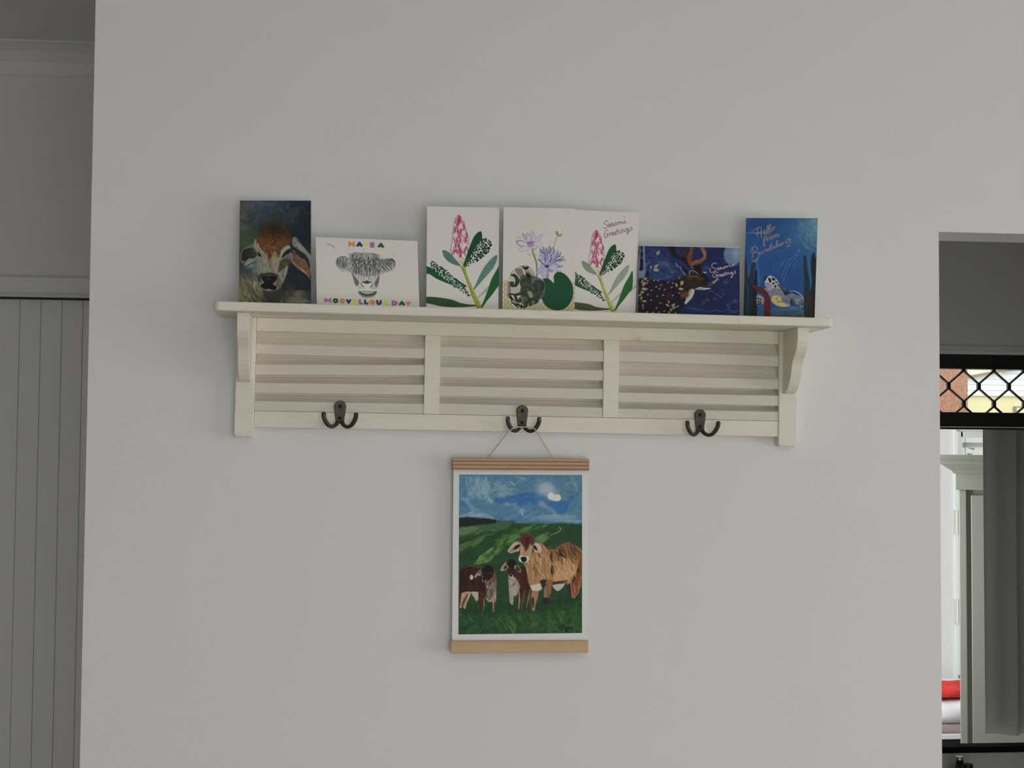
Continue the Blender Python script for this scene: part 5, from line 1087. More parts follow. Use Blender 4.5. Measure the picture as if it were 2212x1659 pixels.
    for x, y in [(rs.randint(90, 850), rs.randint(790, 1420)) for _ in range(40)]: A.ell(x, y, 10, 5, (110, 100, 110), .5, 2, -.5)
    for x, y, l, a in ((180, 760, 90, -.7), (140, 830, 80, -1.3), (150, 880, 110, -.9), (130, 930, 120, .1), (110, 1020, 80, -.5), (100, 1080, 70, -1), (120, 1160, 80, -1.3), (150, 1180, 90, .1), (150, 1300, 60, -1.2), (80, 900, 70, 2.2), (90, 1050, 60, 2), (700, 1230, 70, -2), (700, 1290, 90, -2.6), (740, 1290, 100, -.6), (770, 1360, 90, -1.2), (740, 1400, 80, -1.8), (720, 1440, 70, -2.4), (800, 1440, 60, -.6), (440, 250, 110, -1.0), (310, 530, 70, -1.2), (390, 510, 110, -.7), (370, 545, 130, 0.1), (930, 860, 100, -.9), (870, 910, 80, -2.2), (890, 930, 100, 0.0), (920, 800, 70, -.4), (890, 760, 80, -1.1)):
        leaf_gold(A, x, y, l, a)
    A.line([(90, 920), (120, 1000), (130, 1160), (160, 1320)], 7, (104, 88, 54), .7, 1.5); A.line([(700, 1440), (720, 1330), (720, 1260)], 7, (104, 88, 54), .7, 1.5)
    # head
    A.poly([(1040, 640), (1110, 560), (1200, 540), (1330, 560), (1420, 640), (1500, 740), (1560, 800), (1590, 840), (1540, 890), (1400, 910), (1200, 940), (1110, 960), (1040, 930), (990, 830), (980, 740)], (42, 30, 22), 1, 4, grain=.15)
    A.poly([(1210, 560), (1280, 460), (1350, 470), (1350, 560), (1420, 630), (1510, 760), (1440, 770), (1330, 680), (1260, 620)], (14, 12, 14), 1, 5); A.poly([(1250, 690), (1380, 700), (1440, 730), (1360, 760), (1280, 740)], (96, 46, 24), .85, 8); B(1120, 720, 70, 70, (64, 52, 44), .7); B(1480, 800, 90, 50, (20, 16, 18), .8)
    A.dabs([(1000, 760), (1440, 780), (1440, 890), (1080, 930)], 70, 110, 18, -.15, .3, [(52, 36, 24), (34, 24, 18), (60, 42, 28)], .4, 4)
    A.poly([(1060, 640), (1120, 580), (1130, 640), (1150, 700), (1060, 700)], (76, 66, 60), .7, 8); A.ell(1185, 632, 48, 36, (18, 14, 14), 1, 2); A.ell(1180, 628, 26, 20, (60, 52, 46), .7, 3)
    A.line([(1120, 640), (1110, 600), (1150, 566), (1220, 578), (1270, 620), (1330, 668)], [8, 16, 14, 16, 18, 10], (148, 140, 132), .95, 2); A.line([(1125, 650), (1170, 690), (1240, 680), (1300, 690)], [6, 12, 14, 8], (130, 120, 112), .85, 2); A.ell(1195, 615, 9, 6, (160, 160, 160), .9, 2); A.line([(1270, 630), (1320, 660)], 8, (20, 18, 18), .9, 2); A.line([(1340, 560), (1370, 640)], 7, (120, 116, 112), .6, 2)
    A.poly([(1480, 850), (1510, 810), (1560, 795), (1590, 830), (1560, 880), (1500, 895)], (54, 66, 84), .95, 4); A.line([(1490, 850), (1540, 840)], 10, (16, 18, 24), .9, 3)
    A.line([(1230, 940), (1340, 915), (1400, 925), (1550, 925)], [10, 40, 30, 12], (160, 162, 170), .95, 2); A.line([(1240, 945), (1400, 950), (1540, 930)], [6, 18, 14], (176, 176, 180), .9, 2)
    A.poly([(1110, 960), (1200, 940), (1215, 1000), (1170, 1110), (1080, 1210), (1040, 1245), (1012, 1220), (1060, 1100)], (162, 158, 150), 1, 3, grain=.1); A.poly([(1110, 960), (1150, 960), (1110, 1080), (1070, 1120)], (104, 92, 72), .6, 10)
    A.ell(1000, 1050, 85, 85, (66, 42, 20), .95, 8); A.dabs([(930, 980), (1080, 980), (1080, 1120), (930, 1130)], 50, 50, 9, 1.2, .7, [(150, 104, 52), (110, 72, 34), (40, 26, 14), (130, 116, 84)], .8, 2)
    A.poly([(830, 800), (940, 700), (1000, 760), (1000, 950), (900, 960), (830, 900)], (24, 18, 18), .75, 12)
    for x, y, l, a in ((930, 870, 110, -1.0), (860, 900, 90, -1.9), (885, 935, 110, 0.0), (920, 810, 80, -.4)): leaf_gold(A, x, y, l, a, (158, 142, 96))
    # ears
    A.poly([(815, 385), (880, 410), (960, 480), (1040, 560), (1070, 600), (1030, 660), (960, 620), (880, 540), (830, 460)], (22, 26, 54), 1, 3); A.poly([(825, 390), (870, 430), (900, 500), (860, 500), (830, 450)], (98, 108, 136), .9, 5); A.poly([(905, 470), (950, 500), (960, 560), (1000, 590), (1040, 640), (1010, 670), (960, 600), (915, 540)], (94, 108, 132), .9, 5); A.poly([(950, 480), (1060, 560), (1080, 640), (1020, 590)], (14, 14, 24), .9, 5)
    A.poly([(1360, 490), (1480, 470), (1540, 500), (1500, 560), (1400, 590)], (44, 42, 84), .95, 4); A.line([(1380, 500), (1450, 490), (1520, 510)], 10, (96, 90, 130), .7, 3); A.line([(1400, 560), (1450, 520), (1500, 520)], 10, (110, 106, 140), .7, 3); A.poly([(1380, 590), (1480, 595), (1430, 620)], (160, 156, 176), .9, 3)
    # antlers
    A.line([(740, 60), (760, 150), (830, 260), (950, 320), (1060, 380), (1120, 470)], [120, 130, 100, 84, 90, 80], (24, 18, 20), 1, 4, grain=.3); A.line([(830, 170), (880, 260), (950, 280)], 10, (70, 80, 124), .6, 3)
    A.line([(970, 60), (1000, 180), (1060, 290), (1110, 380), (1160, 460)], [80, 84, 90, 90, 80], (62, 34, 24), 1, 4, grain=.25); A.line([(1150, 60), (1155, 160), (1120, 260), (1110, 350), (1140, 430)], [60, 70, 90, 100, 90], (104, 56, 28), 1, 4, grain=.2); A.line([(1330, 60), (1390, 140), (1430, 220), (1420, 300), (1340, 370), (1240, 400), (1180, 430)], [50, 70, 74, 70, 76, 84, 70], (124, 84, 42), 1, 4, grain=.2)
    A.line([(1170, 440), (1120, 360), (1080, 280)], [60, 60, 40], (122, 56, 26), .6, 8); A.line([(1350, 130), (1410, 200), (1420, 260)], [10, 26, 14], (164, 124, 74), .8, 4); A.line([(1140, 90), (1140, 180), (1130, 250)], [10, 22, 12], (146, 92, 50), .7, 4); A.line([(1380, 350), (1300, 400), (1220, 420)], [20, 26, 14], (96, 58, 30), .7, 5); A.line([(1040, 300), (1060, 370)], 18, (30, 20, 20), .6, 5)
    A.line([(1130, 470), (1190, 520), (1260, 470)], [10, 18, 8], (140, 132, 136), .8, 3); A.line([(1160, 430), (1200, 470), (1290, 440)], 8, (150, 130, 120), .6, 2); A.poly([(1190, 470), (1290, 450), (1340, 470), (1340, 560), (1240, 580)], (16, 13, 15), .9, 6)
    # snowy lines, sprays
    for p in ([(740, 640), (780, 600), (830, 580)], [(300, 720), (450, 740), (620, 720), (700, 670)], [(670, 715), (740, 680), (780, 660)], [(1480, 1010), (1540, 975), (1600, 1000), (1640, 1020)], [(1640, 1020), (1700, 1060), (1760, 1110), (1860, 1020)], [(1000, 1300), (1200, 1340), (1500, 1390)], [(1500, 1380), (1570, 1390), (1640, 1360), (1740, 1390), (1830, 1390)], [(1840, 1360), (2000, 1380), (2150, 1360)], [(1950, 1420), (2050, 1410), (2140, 1390)], [(2100, 1000), (2105, 1080)], [(1420, 1035), (1470, 1060)]): A.line(p, [4, 13, 5], (112, 128, 158), .75, 3)
    for cx, cy, n, c in ((1860, 790, 26, (96, 112, 120)), (1450, 1190, 24, (140, 136, 130)), (2040, 1190, 26, (146, 136, 132)), (1930, 1270, 24, (120, 118, 150)), (700, 470, 20, (120, 116, 90)), (760, 550, 18, (110, 110, 84)), (1800, 1010, 16, (110, 100, 130)), (910, 690, 16, (110, 110, 84))):
        for _ in range(n): x, y = cx + rs.randn() * 40, cy + rs.randn() * 35; A.line([(x, y), (x + rs.randn() * 12, y + rs.randn() * 12)], 7, c, .7, 2)
    A.blob(1640, 1140, 40, 30, (80, 92, 140), .6)
    # lettering: dark outline shadow, pale outline, red core
    for st in (S2, G2):
        script(A, st, 20, (104, 40, 52), 7, 8, .9); script(A, st, 17, (22, 20, 44), 2, 2, .9); script(A, st, 11, (182, 170, 178))
    return A.tone(1.2, 1.0, .84).streaks(.05, 6, .4, 2).blur(.5).out()

HEL = [[(190, 262), (225, 225), (275, 200), (300, 195)], [(268, 205), (258, 280), (264, 350)], [(322, 190), (318, 280), (330, 362)], [(240, 292), (320, 268), (362, 270)], [(362, 284), (392, 268), (384, 240), (364, 252), (362, 284), (384, 302), (410, 286)], [(410, 290), (432, 220), (426, 170), (410, 200), (414, 270), (432, 296)], [(440, 280), (464, 200), (456, 146), (440, 190), (446, 262), (470, 276), (482, 250)], [(516, 196), (486, 210), (482, 242), (502, 250), (520, 216), (514, 196), (546, 186)],
       [(404, 352), (398, 332), (380, 336), (368, 372), (358, 430), (356, 482), (368, 492), (376, 470), (366, 436), (372, 410)], [(348, 398), (396, 380)], [(402, 366), (412, 420)], [(408, 390), (428, 356), (446, 360)], [(478, 346), (452, 360), (450, 390), (474, 388), (486, 360), (478, 344)], [(496, 330), (506, 380)], [(504, 350), (524, 318), (538, 326), (540, 366)], [(540, 344), (560, 304), (574, 314), (576, 350), (600, 330), (600, 304)],
       [(190, 520), (196, 600), (180, 680)], [(160, 600), (170, 530), (240, 500), (268, 540), (220, 590), (200, 604), (258, 590), (284, 626), (262, 690), (200, 720), (190, 738), (240, 736), (272, 680)], [(296, 580), (292, 620), (312, 622), (334, 570), (336, 604), (352, 600)], [(366, 552), (374, 590)], [(372, 572), (394, 540), (408, 548), (412, 580)], [(448, 532), (424, 540), (420, 566), (440, 562), (464, 500), (480, 440), (470, 540), (484, 556)],
       [(520, 494), (500, 506), (500, 530), (524, 520), (530, 494), (532, 520), (546, 516)], [(552, 500), (560, 430), (574, 404), (560, 470), (562, 504), (586, 498), (588, 470), (566, 480)], [(606, 484), (630, 470), (626, 448), (608, 460), (608, 490), (636, 490)], [(646, 446), (656, 480)], [(654, 462), (676, 436), (690, 442)], [(770, 374), (730, 384), (704, 420), (714, 450), (746, 430), (772, 380), (776, 430), (756, 490), (724, 500), (716, 486)]]
def art_turtle():
    A = Art(extend([(85, 47), (1212, 52), (1163, 1614), (42, 1588)], .03), 462, 650, (30, 78, 130), 14); rs = A.rs; B = A.blob
    B(1150, 250, 320, 330, (94, 128, 142), .85); B(1160, 200, 160, 200, (112, 142, 150), .7); B(250, 120, 350, 200, (28, 66, 116), .8); B(760, 500, 400, 240, (32, 84, 138), .6); B(600, 1200, 500, 300, (26, 66, 122), .8); B(500, 900, 400, 250, (30, 76, 132), .6); B(920, 330, 120, 200, (60, 104, 134), .5, .6)
    A.dabs([(60, 47), (1200, 47), (1170, 1600), (50, 1600)], 420, 120, 24, -.9, .8, [(34, 88, 142), (26, 66, 116), (42, 98, 150), (30, 76, 128), (50, 104, 148)], .28, 5)
    A.dabs([(860, 60), (1210, 60), (1200, 600), (900, 480)], 90, 110, 30, .8, .7, [(110, 142, 150), (84, 122, 142), (72, 112, 136)], .3, 6)
    A.line([(90, 285), (250, 290), (480, 312)], [16, 22, 8], (84, 124, 154), .75, 4); A.line([(100, 80), (160, 85)], 12, (80, 110, 140), .5, 4); A.ell(163, 245, 8, 10, (120, 150, 170), .7, 2); A.ell(455, 85, 8, 8, (110, 140, 165), .6, 2)
    # light rays
    for p, w in (([(910, 570), (890, 610), (800, 670), (730, 740), (700, 830), (660, 910), (630, 1010)], 9), ([(915, 600), (860, 670), (790, 740), (740, 830), (700, 940), (650, 1080)], 9), ([(720, 670), (660, 760), (570, 890)], 7), ([(870, 760), (820, 850)], 6), ([(900, 570), (1000, 580)], 7), ([(560, 560), (660, 578)], 5), ([(770, 960), (730, 1050)], 5)): A.line(p, [3, w, w, 3], (92, 136, 158), .7, 2)
    A.ell(910, 565, 8, 14, (120, 155, 165), .7, 2)
    # sea floor
    A.poly([(40, 1430), (500, 1420), (1000, 1440), (1170, 1450), (1170, 1640), (40, 1640)], (38, 78, 124), .8, 20); B(760, 1500, 300, 40, (70, 100, 128), .7); B(700, 1560, 400, 40, (84, 92, 92), .8); B(850, 1600, 300, 30, (52, 56, 50), .9); A.dabs([(480, 1470), (1000, 1470), (1000, 1600), (480, 1600)], 70, 130, 16, 0, .2, [(88, 104, 116), (60, 88, 120), (96, 96, 88), (46, 60, 66)], .45, 4)
    A.dabs([(250, 1420), (380, 1420), (380, 1580), (250, 1580)], 30, 80, 14, .1, .4, [(60, 100, 140), (40, 76, 120)], .5, 4)
    # weeds on the left
    A.poly([(60, 590), (90, 740), (100, 860), (110, 960), (140, 1020), (160, 1120), (160, 1610), (30, 1610)], (16, 34, 44), .97, 5, grain=.2); A.poly([(62, 850), (90, 880), (110, 960), (90, 1100), (60, 1100)], (34, 56, 34), .8, 8); A.poly([(190, 740), (230, 760), (220, 880), (210, 1000), (230, 1130), (240, 1610), (90, 1610), (100, 1100), (110, 1010), (150, 900), (165, 800)], (22, 48, 70), .97, 5, grain=.2)
    A.line([(140, 800), (130, 900), (110, 1000)], [14, 24, 10], (58, 104, 146), .6, 6); A.line([(255, 740), (270, 900), (290, 1040), (290, 1140)], [30, 50, 40, 20], (52, 112, 158), .55, 8)
    A.poly([(230, 890), (256, 890), (252, 1100), (250, 1610), (180, 1610), (210, 1150)], (12, 18, 30), 1, 4); A.line([(80, 1020), (100, 1120), (120, 1260), (125, 1400), (110, 1580)], [3, 7, 6, 6, 3], (80, 112, 112), .6, 2); A.line([(100, 1150), (220, 1160)], 8, (40, 84, 116), .4, 4)
    A.poly([(150, 1150), (240, 1150), (240, 1610), (130, 1610)], (14, 28, 44), .6, 10)
    # turtle
    Wt, Gy, Bk = (158, 160, 164), (112, 118, 130), (14, 18, 28)
    A.poly([(330, 1170), (380, 1150), (440, 1170), (520, 1220), (520, 1280), (400, 1240)], (128, 136, 146), .95, 3); A.poly([(250, 1270), (300, 1260), (360, 1310), (350, 1390), (290, 1420), (250, 1400)], (134, 130, 122), 1, 3)
    for x, y in ((270, 1310), (310, 1330), (275, 1360), (310, 1375), (300, 1400), (275, 1400)): A.ell(x, y, 18, 12, Bk, 1, 2, .4)
    A.poly([(470, 1180), (620, 1150), (700, 1180), (760, 1210), (860, 1230), (960, 1290), (985, 1370), (970, 1440), (900, 1440), (850, 1390), (800, 1330), (780, 1400), (740, 1440), (600, 1420), (490, 1350), (440, 1260)], (96, 106, 120), 1, 4, grain=.15)
    A.poly([(400, 1130), (480, 1090), (600, 1110), (700, 1180), (720, 1300), (560, 1310), (440, 1250)], (106, 112, 124), 1, 8, grain=.15)
    A.poly([(372, 1060), (380, 1010), (420, 965), (470, 958), (530, 985), (580, 1040), (605, 1110), (600, 1160), (560, 1150), (500, 1150), (470, 1190), (430, 1180), (390, 1120)], Wt, 1, 3)
    A.poly([(380, 1070), (440, 1080), (500, 1150), (470, 1190), (420, 1170)], (124, 126, 134), .8, 5); A.poly([(365, 1010), (390, 965), (430, 962), (400, 1000), (375, 1045)], Bk, 1, 3)
    for p in ([(430, 985), (470, 1005), (480, 1050), (455, 1070), (430, 1020)], [(480, 985), (530, 995), (545, 1030), (500, 1035)], [(500, 1060), (525, 1060), (520, 1100), (495, 1090)], [(535, 1050), (565, 1045), (575, 1070), (545, 1075)], [(525, 1110), (560, 1100), (555, 1140), (530, 1140)], [(575, 1085), (597, 1090), (595, 1120), (575, 1110)], [(575, 1130), (600, 1130), (598, 1150)]): A.poly(p, Bk, 1, 2, smooth=False)
    A.line([(395, 1075), (440, 1075), (480, 1115)], 6, (70, 72, 80), .8, 2); A.line([(470, 1050), (500, 1100), (540, 1150)], 5, (70, 72, 80), .6, 2)
    A.poly([(600, 1110), (650, 1120), (700, 1170), (740, 1210), (740, 1240), (690, 1260), (650, 1190)], (44, 50, 50), .9, 5, grain=.3); A.line([(620, 1110), (680, 1160), (700, 1200)], [6, 12, 6], (130, 134, 124), .7, 2); A.poly([(680, 1220), (790, 1210), (700, 1260)], (24, 34, 62), .9, 3)
    A.line([(760, 1205), (830, 1195), (910, 1230), (970, 1290), (985, 1360)], [6, 12, 14, 14, 8], (164, 166, 168), .9, 2)
    for i, (x, y) in enumerate(((770, 1222), (802, 1215), (832, 1222), (862, 1235), (890, 1248))): A.ell(x, y, 14, 11, Bk, 1, 2, .4)
    A.poly([(790, 1330), (820, 1310), (850, 1370), (855, 1400), (800, 1420), (780, 1400)], (24, 56, 108), .9, 4); A.line([(790, 1320), (770, 1410)], [14, 20], Bk, .8, 3); A.line([(810, 1310), (850, 1380), (900, 1420)], [20, 24, 12], (84, 92, 104), .9, 4)
    A.poly([(860, 1330), (950, 1320), (985, 1380), (970, 1440), (900, 1440)], (130, 134, 138), .8, 5)
    for x, y in ((905, 1370), (935, 1350), (965, 1340), (915, 1400), (945, 1385), (970, 1375), (920, 1428), (950, 1418), (968, 1405), (890, 1420)): A.ell(x, y, 13, 10, Bk, 1, 2, .8)
    A.poly([(470, 1330), (500, 1275), (560, 1262), (620, 1285), (640, 1340), (700, 1390), (770, 1410), (740, 1432), (660, 1442), (560, 1420), (490, 1370)], (166, 154, 92), 1, 3, grain=.06); A.line([(580, 1295), (560, 1340)], 8, (40, 40, 30), .9, 2); A.line([(570, 1368), (640, 1362)], 10, (40, 40, 30), .9, 2); A.line([(530, 1290), (520, 1330)], 5, (110, 100, 56), .7, 2); A.poly([(640, 1350), (700, 1320), (760, 1360), (770, 1400), (700, 1390)], (88, 100, 120), .9, 6)
    A.poly([(700, 1400), (770, 1385), (770, 1425), (720, 1430)], (134, 132, 108), .7, 4); B(820, 1450, 80, 20, (90, 120, 150), .6)
    # red coral
    A.line([(205, 1120), (260, 1160), (340, 1190), (400, 1270), (415, 1360), (415, 1460), (415, 1620)], [40, 66, 80, 80, 84, 100, 112], (92, 24, 28), 1, 4, grain=.2); A.line([(210, 1110), (300, 1170), (370, 1220)], [10, 18, 8], (128, 44, 42), .6, 4); A.dabs([(370, 1240), (470, 1300), (470, 1600), (370, 1600)], 50, 60, 14, 1.4, .6, [(116, 36, 36), (74, 18, 22), (104, 30, 32)], .5, 3)
    # weeds on the right
    A.poly([(988, 645), (1020, 660), (1030, 740), (1040, 840), (1060, 960), (1080, 1090), (1080, 1620), (995, 1620), (990, 1200), (1000, 1000), (985, 850), (990, 740)], (26, 52, 50), 1, 4, grain=.15); A.poly([(1150, 590), (1172, 680), (1190, 720), (1170, 1200), (1165, 1630), (1060, 1630), (1085, 1200), (1115, 1060), (1100, 900), (1105, 720), (1120, 640)], (18, 40, 44), 1, 4, grain=.15)
    A.line([(1060, 640), (1075, 800), (1095, 950), (1105, 1100), (1085, 1200)], [30, 40, 30, 22, 6], (60, 116, 160), .5, 7); A.poly([(1060, 1230), (1100, 1240), (1130, 1320), (1140, 1500), (1130, 1630), (1070, 1630), (1070, 1400)], (70, 24, 26), .95, 6, grain=.2); A.poly([(1120, 1250), (1170, 1240), (1165, 1630), (1140, 1630)], (14, 24, 30), .9, 5)
    A.blob(970, 1595, 25, 12, (140, 130, 60), .8)
    script(A, HEL, 11, (66, 76, 112), 3, 3, .5); script(A, HEL, 9.5, (160, 128, 114), a=.9)
    return A.tone(1.2, 1.0, .84).streaks(.05, 6, .4, 2).blur(.5).out()

def cow_lines(A, region, n, L, W, ang, jit, cols, a=.5): A.dabs(region, n, L, W, ang, jit, cols, a, 2, .25, 8)

def art_pasture():
    A = Art([(35, 25), (1273, 28), (1272, 1620), (25, 1638)], 720, 930, (78, 118, 146), 21); rs = A.rs; B = A.blob
    sky = [(25, 20), (1280, 20), (1280, 520), (25, 500)]
    B(650, 120, 800, 160, (84, 122, 144), .8); B(1200, 150, 140, 240, (88, 126, 134), .8); B(120, 150, 130, 150, (76, 124, 156), .7); B(420, 400, 500, 60, (84, 124, 150), .8)
    A.dabs(sky, 420, 130, 26, -.35, .8, [(92, 130, 150), (72, 112, 144), (110, 142, 154), (66, 108, 146), (84, 122, 140)], .35, 4)
    A.poly([(385, 300), (430, 250), (560, 240), (660, 210), (760, 205), (850, 200), (960, 280), (1140, 290), (1130, 350), (1090, 420), (1030, 415), (960, 350), (850, 320), (760, 310), (650, 350), (560, 310), (460, 310)], (54, 104, 156), .85, 14, rough=6); A.poly([(1140, 240), (1200, 250), (1180, 290), (1130, 280)], (56, 104, 152), .7, 8); A.poly([(210, 50), (320, 20), (350, 60), (280, 130), (160, 130)], (68, 116, 158), .6, 12); A.poly([(60, 290), (130, 330), (120, 380), (60, 330)], (60, 108, 150), .6, 8)
    A.dabs([(400, 230), (900, 210), (1100, 320), (1060, 400), (800, 320), (450, 300)], 90, 90, 18, -.2, .5, [(48, 98, 152), (62, 112, 160), (74, 118, 156)], .45, 3)
    A.dabs([(100, 60), (360, 60), (340, 280), (120, 250)], 45, 90, 26, 1.35, .3, [(160, 172, 176), (140, 160, 170), (176, 182, 180)], .28, 10); A.dabs([(380, 100), (620, 100), (560, 260), (380, 250)], 50, 70, 16, .2, .6, [(140, 158, 166), (120, 148, 162)], .35, 5)
    wh = [(150, 168, 174), (172, 180, 178), (132, 156, 166)]
    for p, w, a in (([(240, 30), (230, 90), (200, 150), (150, 210)], [14, 60, 60, 20], .6), ([(300, 60), (310, 150), (320, 240)], [20, 70, 20], .5), ([(130, 180), (150, 220), (170, 265)], [10, 40, 12], .9), ([(270, 140), (285, 200), (310, 245)], [16, 36, 10], .7), ([(200, 180), (220, 220), (240, 250)], [20, 40, 20], .6), ([(330, 270), (360, 300), (375, 306)], [20, 30, 14], .7), ([(60, 250), (110, 300), (170, 360), (230, 390)], [16, 40, 40, 14], .5),
                    ([(545, 95), (580, 120), (600, 130)], [10, 18, 6], .7), ([(490, 130), (520, 160)], [10, 14], .7), ([(640, 58), (700, 66)], [8, 12], .7), ([(420, 130), (470, 190), (560, 220)], [60, 90, 30], .35), ([(440, 230), (480, 250)], [50, 40], .4), ([(630, 405), (660, 385), (680, 410)], [14, 24, 12], .8), ([(660, 410), (675, 440)], 16, .6), ([(985, 440), (1000, 425)], [14, 20], .8), ([(850, 300), (870, 320), (900, 340)], [30, 40, 20], .5),
                    ([(770, 470), (900, 450), (1040, 450), (1200, 450)], [20, 40, 50, 30], .45), ([(850, 480), (1000, 470), (1270, 495)], [10, 26, 24], .7), ([(910, 490), (1100, 495), (1250, 500)], [10, 20, 20], .6), ([(40, 450), (150, 430), (300, 440), (380, 470)], [20, 40, 50, 20], .5), ([(150, 440), (250, 440)], [14, 30], .6), ([(150, 410), (180, 395)], 18, .6), ([(820, 60), (860, 110), (840, 150)], [6, 10, 4], .4), ([(900, 340), (960, 380), (1000, 410)], [10, 24, 10], .5), ([(1160, 40), (1200, 120), (1220, 180)], [20, 40, 10], .3)): A.line(p, w, wh[rs.randint(3)], a * .8, 5 if np.max(w) < 22 else 16)
    B(900, 160, 80, 60, (150, 164, 170), .8); B(860, 200, 50, 40, (138, 156, 166), .7); B(960, 220, 60, 50, (168, 172, 172), .8); A.poly([(930, 230), (960, 205), (1000, 230), (1040, 225), (1060, 270), (1020, 295), (960, 280), (930, 265)], (196, 192, 186), .95, 6); A.poly([(860, 120), (930, 100), (990, 150), (960, 200), (880, 200), (835, 170)], (152, 164, 168), .5, 14); B(870, 320, 40, 30, (136, 152, 166), .7); B(520, 325, 40, 20, (130, 152, 168), .7); B(600, 335, 30, 30, (126, 150, 168), .6)
    A.streaks(.045, 5, -.4, 4)
    # pasture
    field = [(25, 520), (420, 490), (540, 495), (620, 515), (760, 518), (900, 520), (1100, 520), (1280, 528), (1280, 1645), (20, 1645)]
    A.poly(field, (38, 72, 40), 1, 2, smooth=False)
    A.dabs(field, 700, 110, 26, -.35, .4, [(44, 82, 44), (34, 66, 38), (50, 88, 46), (30, 60, 36)], .45, 4)
    A.poly([(30, 560), (200, 545), (420, 500), (560, 500), (500, 580), (300, 600), (120, 640), (30, 650)], (74, 106, 72), .7, 12, rough=5); A.poly([(40, 570), (180, 545), (230, 570), (120, 620), (40, 640)], (104, 124, 92), .7, 10, rough=5)
    A.poly([(30, 760), (130, 700), (160, 720), (60, 800), (30, 810)], (84, 114, 72), .7, 8, rough=4); A.poly([(150, 740), (240, 660), (300, 640), (270, 690), (190, 750)], (92, 120, 80), .7, 8, rough=4)
    lg = [(96, 126, 66), (84, 118, 58), (112, 138, 78), (74, 108, 52)]
    A.dabs([(400, 690), (560, 600), (720, 545), (860, 540), (1000, 550), (760, 600), (620, 700), (480, 720)], 120, 80, 26, -.45, .3, lg, .6, 3); A.dabs([(210, 920), (250, 840), (340, 780), (480, 700), (440, 800), (340, 880), (250, 940)], 150, 70, 26, -.6, .5, lg, .65, 3); A.dabs([(780, 680), (900, 610), (930, 620), (900, 700), (850, 720)], 50, 80, 26, -.5, .3, [(92, 128, 78), (80, 114, 68)], .6, 3); A.dabs([(40, 650), (330, 560), (560, 510), (300, 650), (60, 740)], 80, 90, 18, -.4, .3, [(86, 116, 78), (60, 96, 56), (108, 128, 96)], .5, 3)
    A.line([(1040, 550), (1058, 575), (1030, 605), (950, 635)], [12, 14, 12, 8], (116, 142, 110), .8, 3); A.line([(780, 600), (900, 570), (1040, 570)], [30, 40, 20], (44, 78, 46), .8, 6)
    A.poly([(30, 462), (110, 455), (200, 460), (330, 470), (410, 485), (405, 515), (280, 530), (180, 535), (110, 552), (30, 545)], (28, 40, 34), 1, 4, rough=5, smooth=False, grain=.2); A.dabs([(1040, 530), (1280, 530), (1280, 800), (1150, 760)], 70, 90, 26, -.3, .4, [(30, 62, 38), (40, 76, 44)], .5, 4)
    # grass in front
    A.dabs([(25, 1260), (1275, 1260), (1272, 1640), (25, 1640)], 420, 90, 30, -1.0, .8, [(40, 84, 40), (30, 66, 34), (58, 100, 52), (26, 56, 32), (36, 76, 38), (48, 92, 44)], .5, 3); A.dabs([(420, 1380), (1260, 1350), (1260, 1630), (420, 1630)], 110, 110, 26, 1.1, .6, [(66, 108, 58), (54, 96, 50), (80, 112, 66), (44, 86, 42)], .4, 7); A.dabs([(40, 1420), (420, 1420), (420, 1620), (40, 1620)], 50, 90, 14, .7, .4, [(66, 104, 66), (44, 84, 44)], .5, 3)
    for p in ([(510, 1520), (570, 1600), (590, 1640)], [(560, 1500), (600, 1600)], [(120, 1430), (170, 1500)], [(1090, 1400), (1050, 1500)]): A.line(p, [6, 22, 8], (96, 132, 84), .6, 4)
    B(790, 1525, 30, 30, (110, 100, 40), .5)
    # shadows under the cows belong to the painting
    A.poly([(60, 1340), (420, 1300), (640, 1330), (900, 1300), (1200, 1230), (1260, 1280), (900, 1400), (500, 1430), (100, 1430)], (26, 58, 32), .6, 30)
    # --- big tan cow
    tan, dk, lt = (142, 112, 76), (70, 42, 26), (176, 150, 110)
    body = [(830, 740), (850, 705), (890, 740), (930, 775), (1000, 775), (1060, 730), (1140, 705), (1190, 735), (1270, 800), (1272, 1080), (1240, 1180), (1215, 1240), (1190, 1270), (1160, 1250), (1130, 1180), (1120, 1110), (1030, 1130), (970, 1130), (960, 1200), (930, 1270), (900, 1290), (890, 1200), (860, 1110), (830, 1200), (800, 1290), (790, 1390), (765, 1380), (760, 1260), (770, 1190), (730, 1120), (720, 1040), (690, 920), (740, 850)]
    A.poly(body, tan, 1, 2.5, grain=.12, gcell=8, gang=1.3)
    A.poly([(720, 920), (800, 830), (880, 860), (960, 880), (960, 1080), (900, 1100), (820, 1150), (740, 1130), (720, 1040)], (156, 124, 80), .8, 10); A.poly([(990, 900), (1230, 880), (1220, 1000), (1160, 1090), (1050, 1120), (980, 1100)], (166, 128, 82), .75, 12); A.poly([(1000, 1000), (1180, 1000), (1120, 1090), (1000, 1100)], (178, 150, 118), .6, 14); A.poly([(850, 705), (900, 750), (930, 800), (880, 830), (840, 800)], (156, 108, 82), .9, 5); A.poly([(1020, 760), (1140, 705), (1240, 770), (1260, 860), (1100, 860), (1000, 830)], (112, 76, 44), .7, 12)
    A.poly([(1240, 880), (1275, 860), (1272, 1080), (1240, 1160), (1215, 1240), (1190, 1270), (1170, 1200), (1170, 1100), (1210, 1040)], (120, 70, 42), .95, 5, grain=.15); A.poly([(1200, 1020), (1240, 950), (1240, 1000), (1200, 1080), (1165, 1110)], (62, 36, 24), .9, 6)
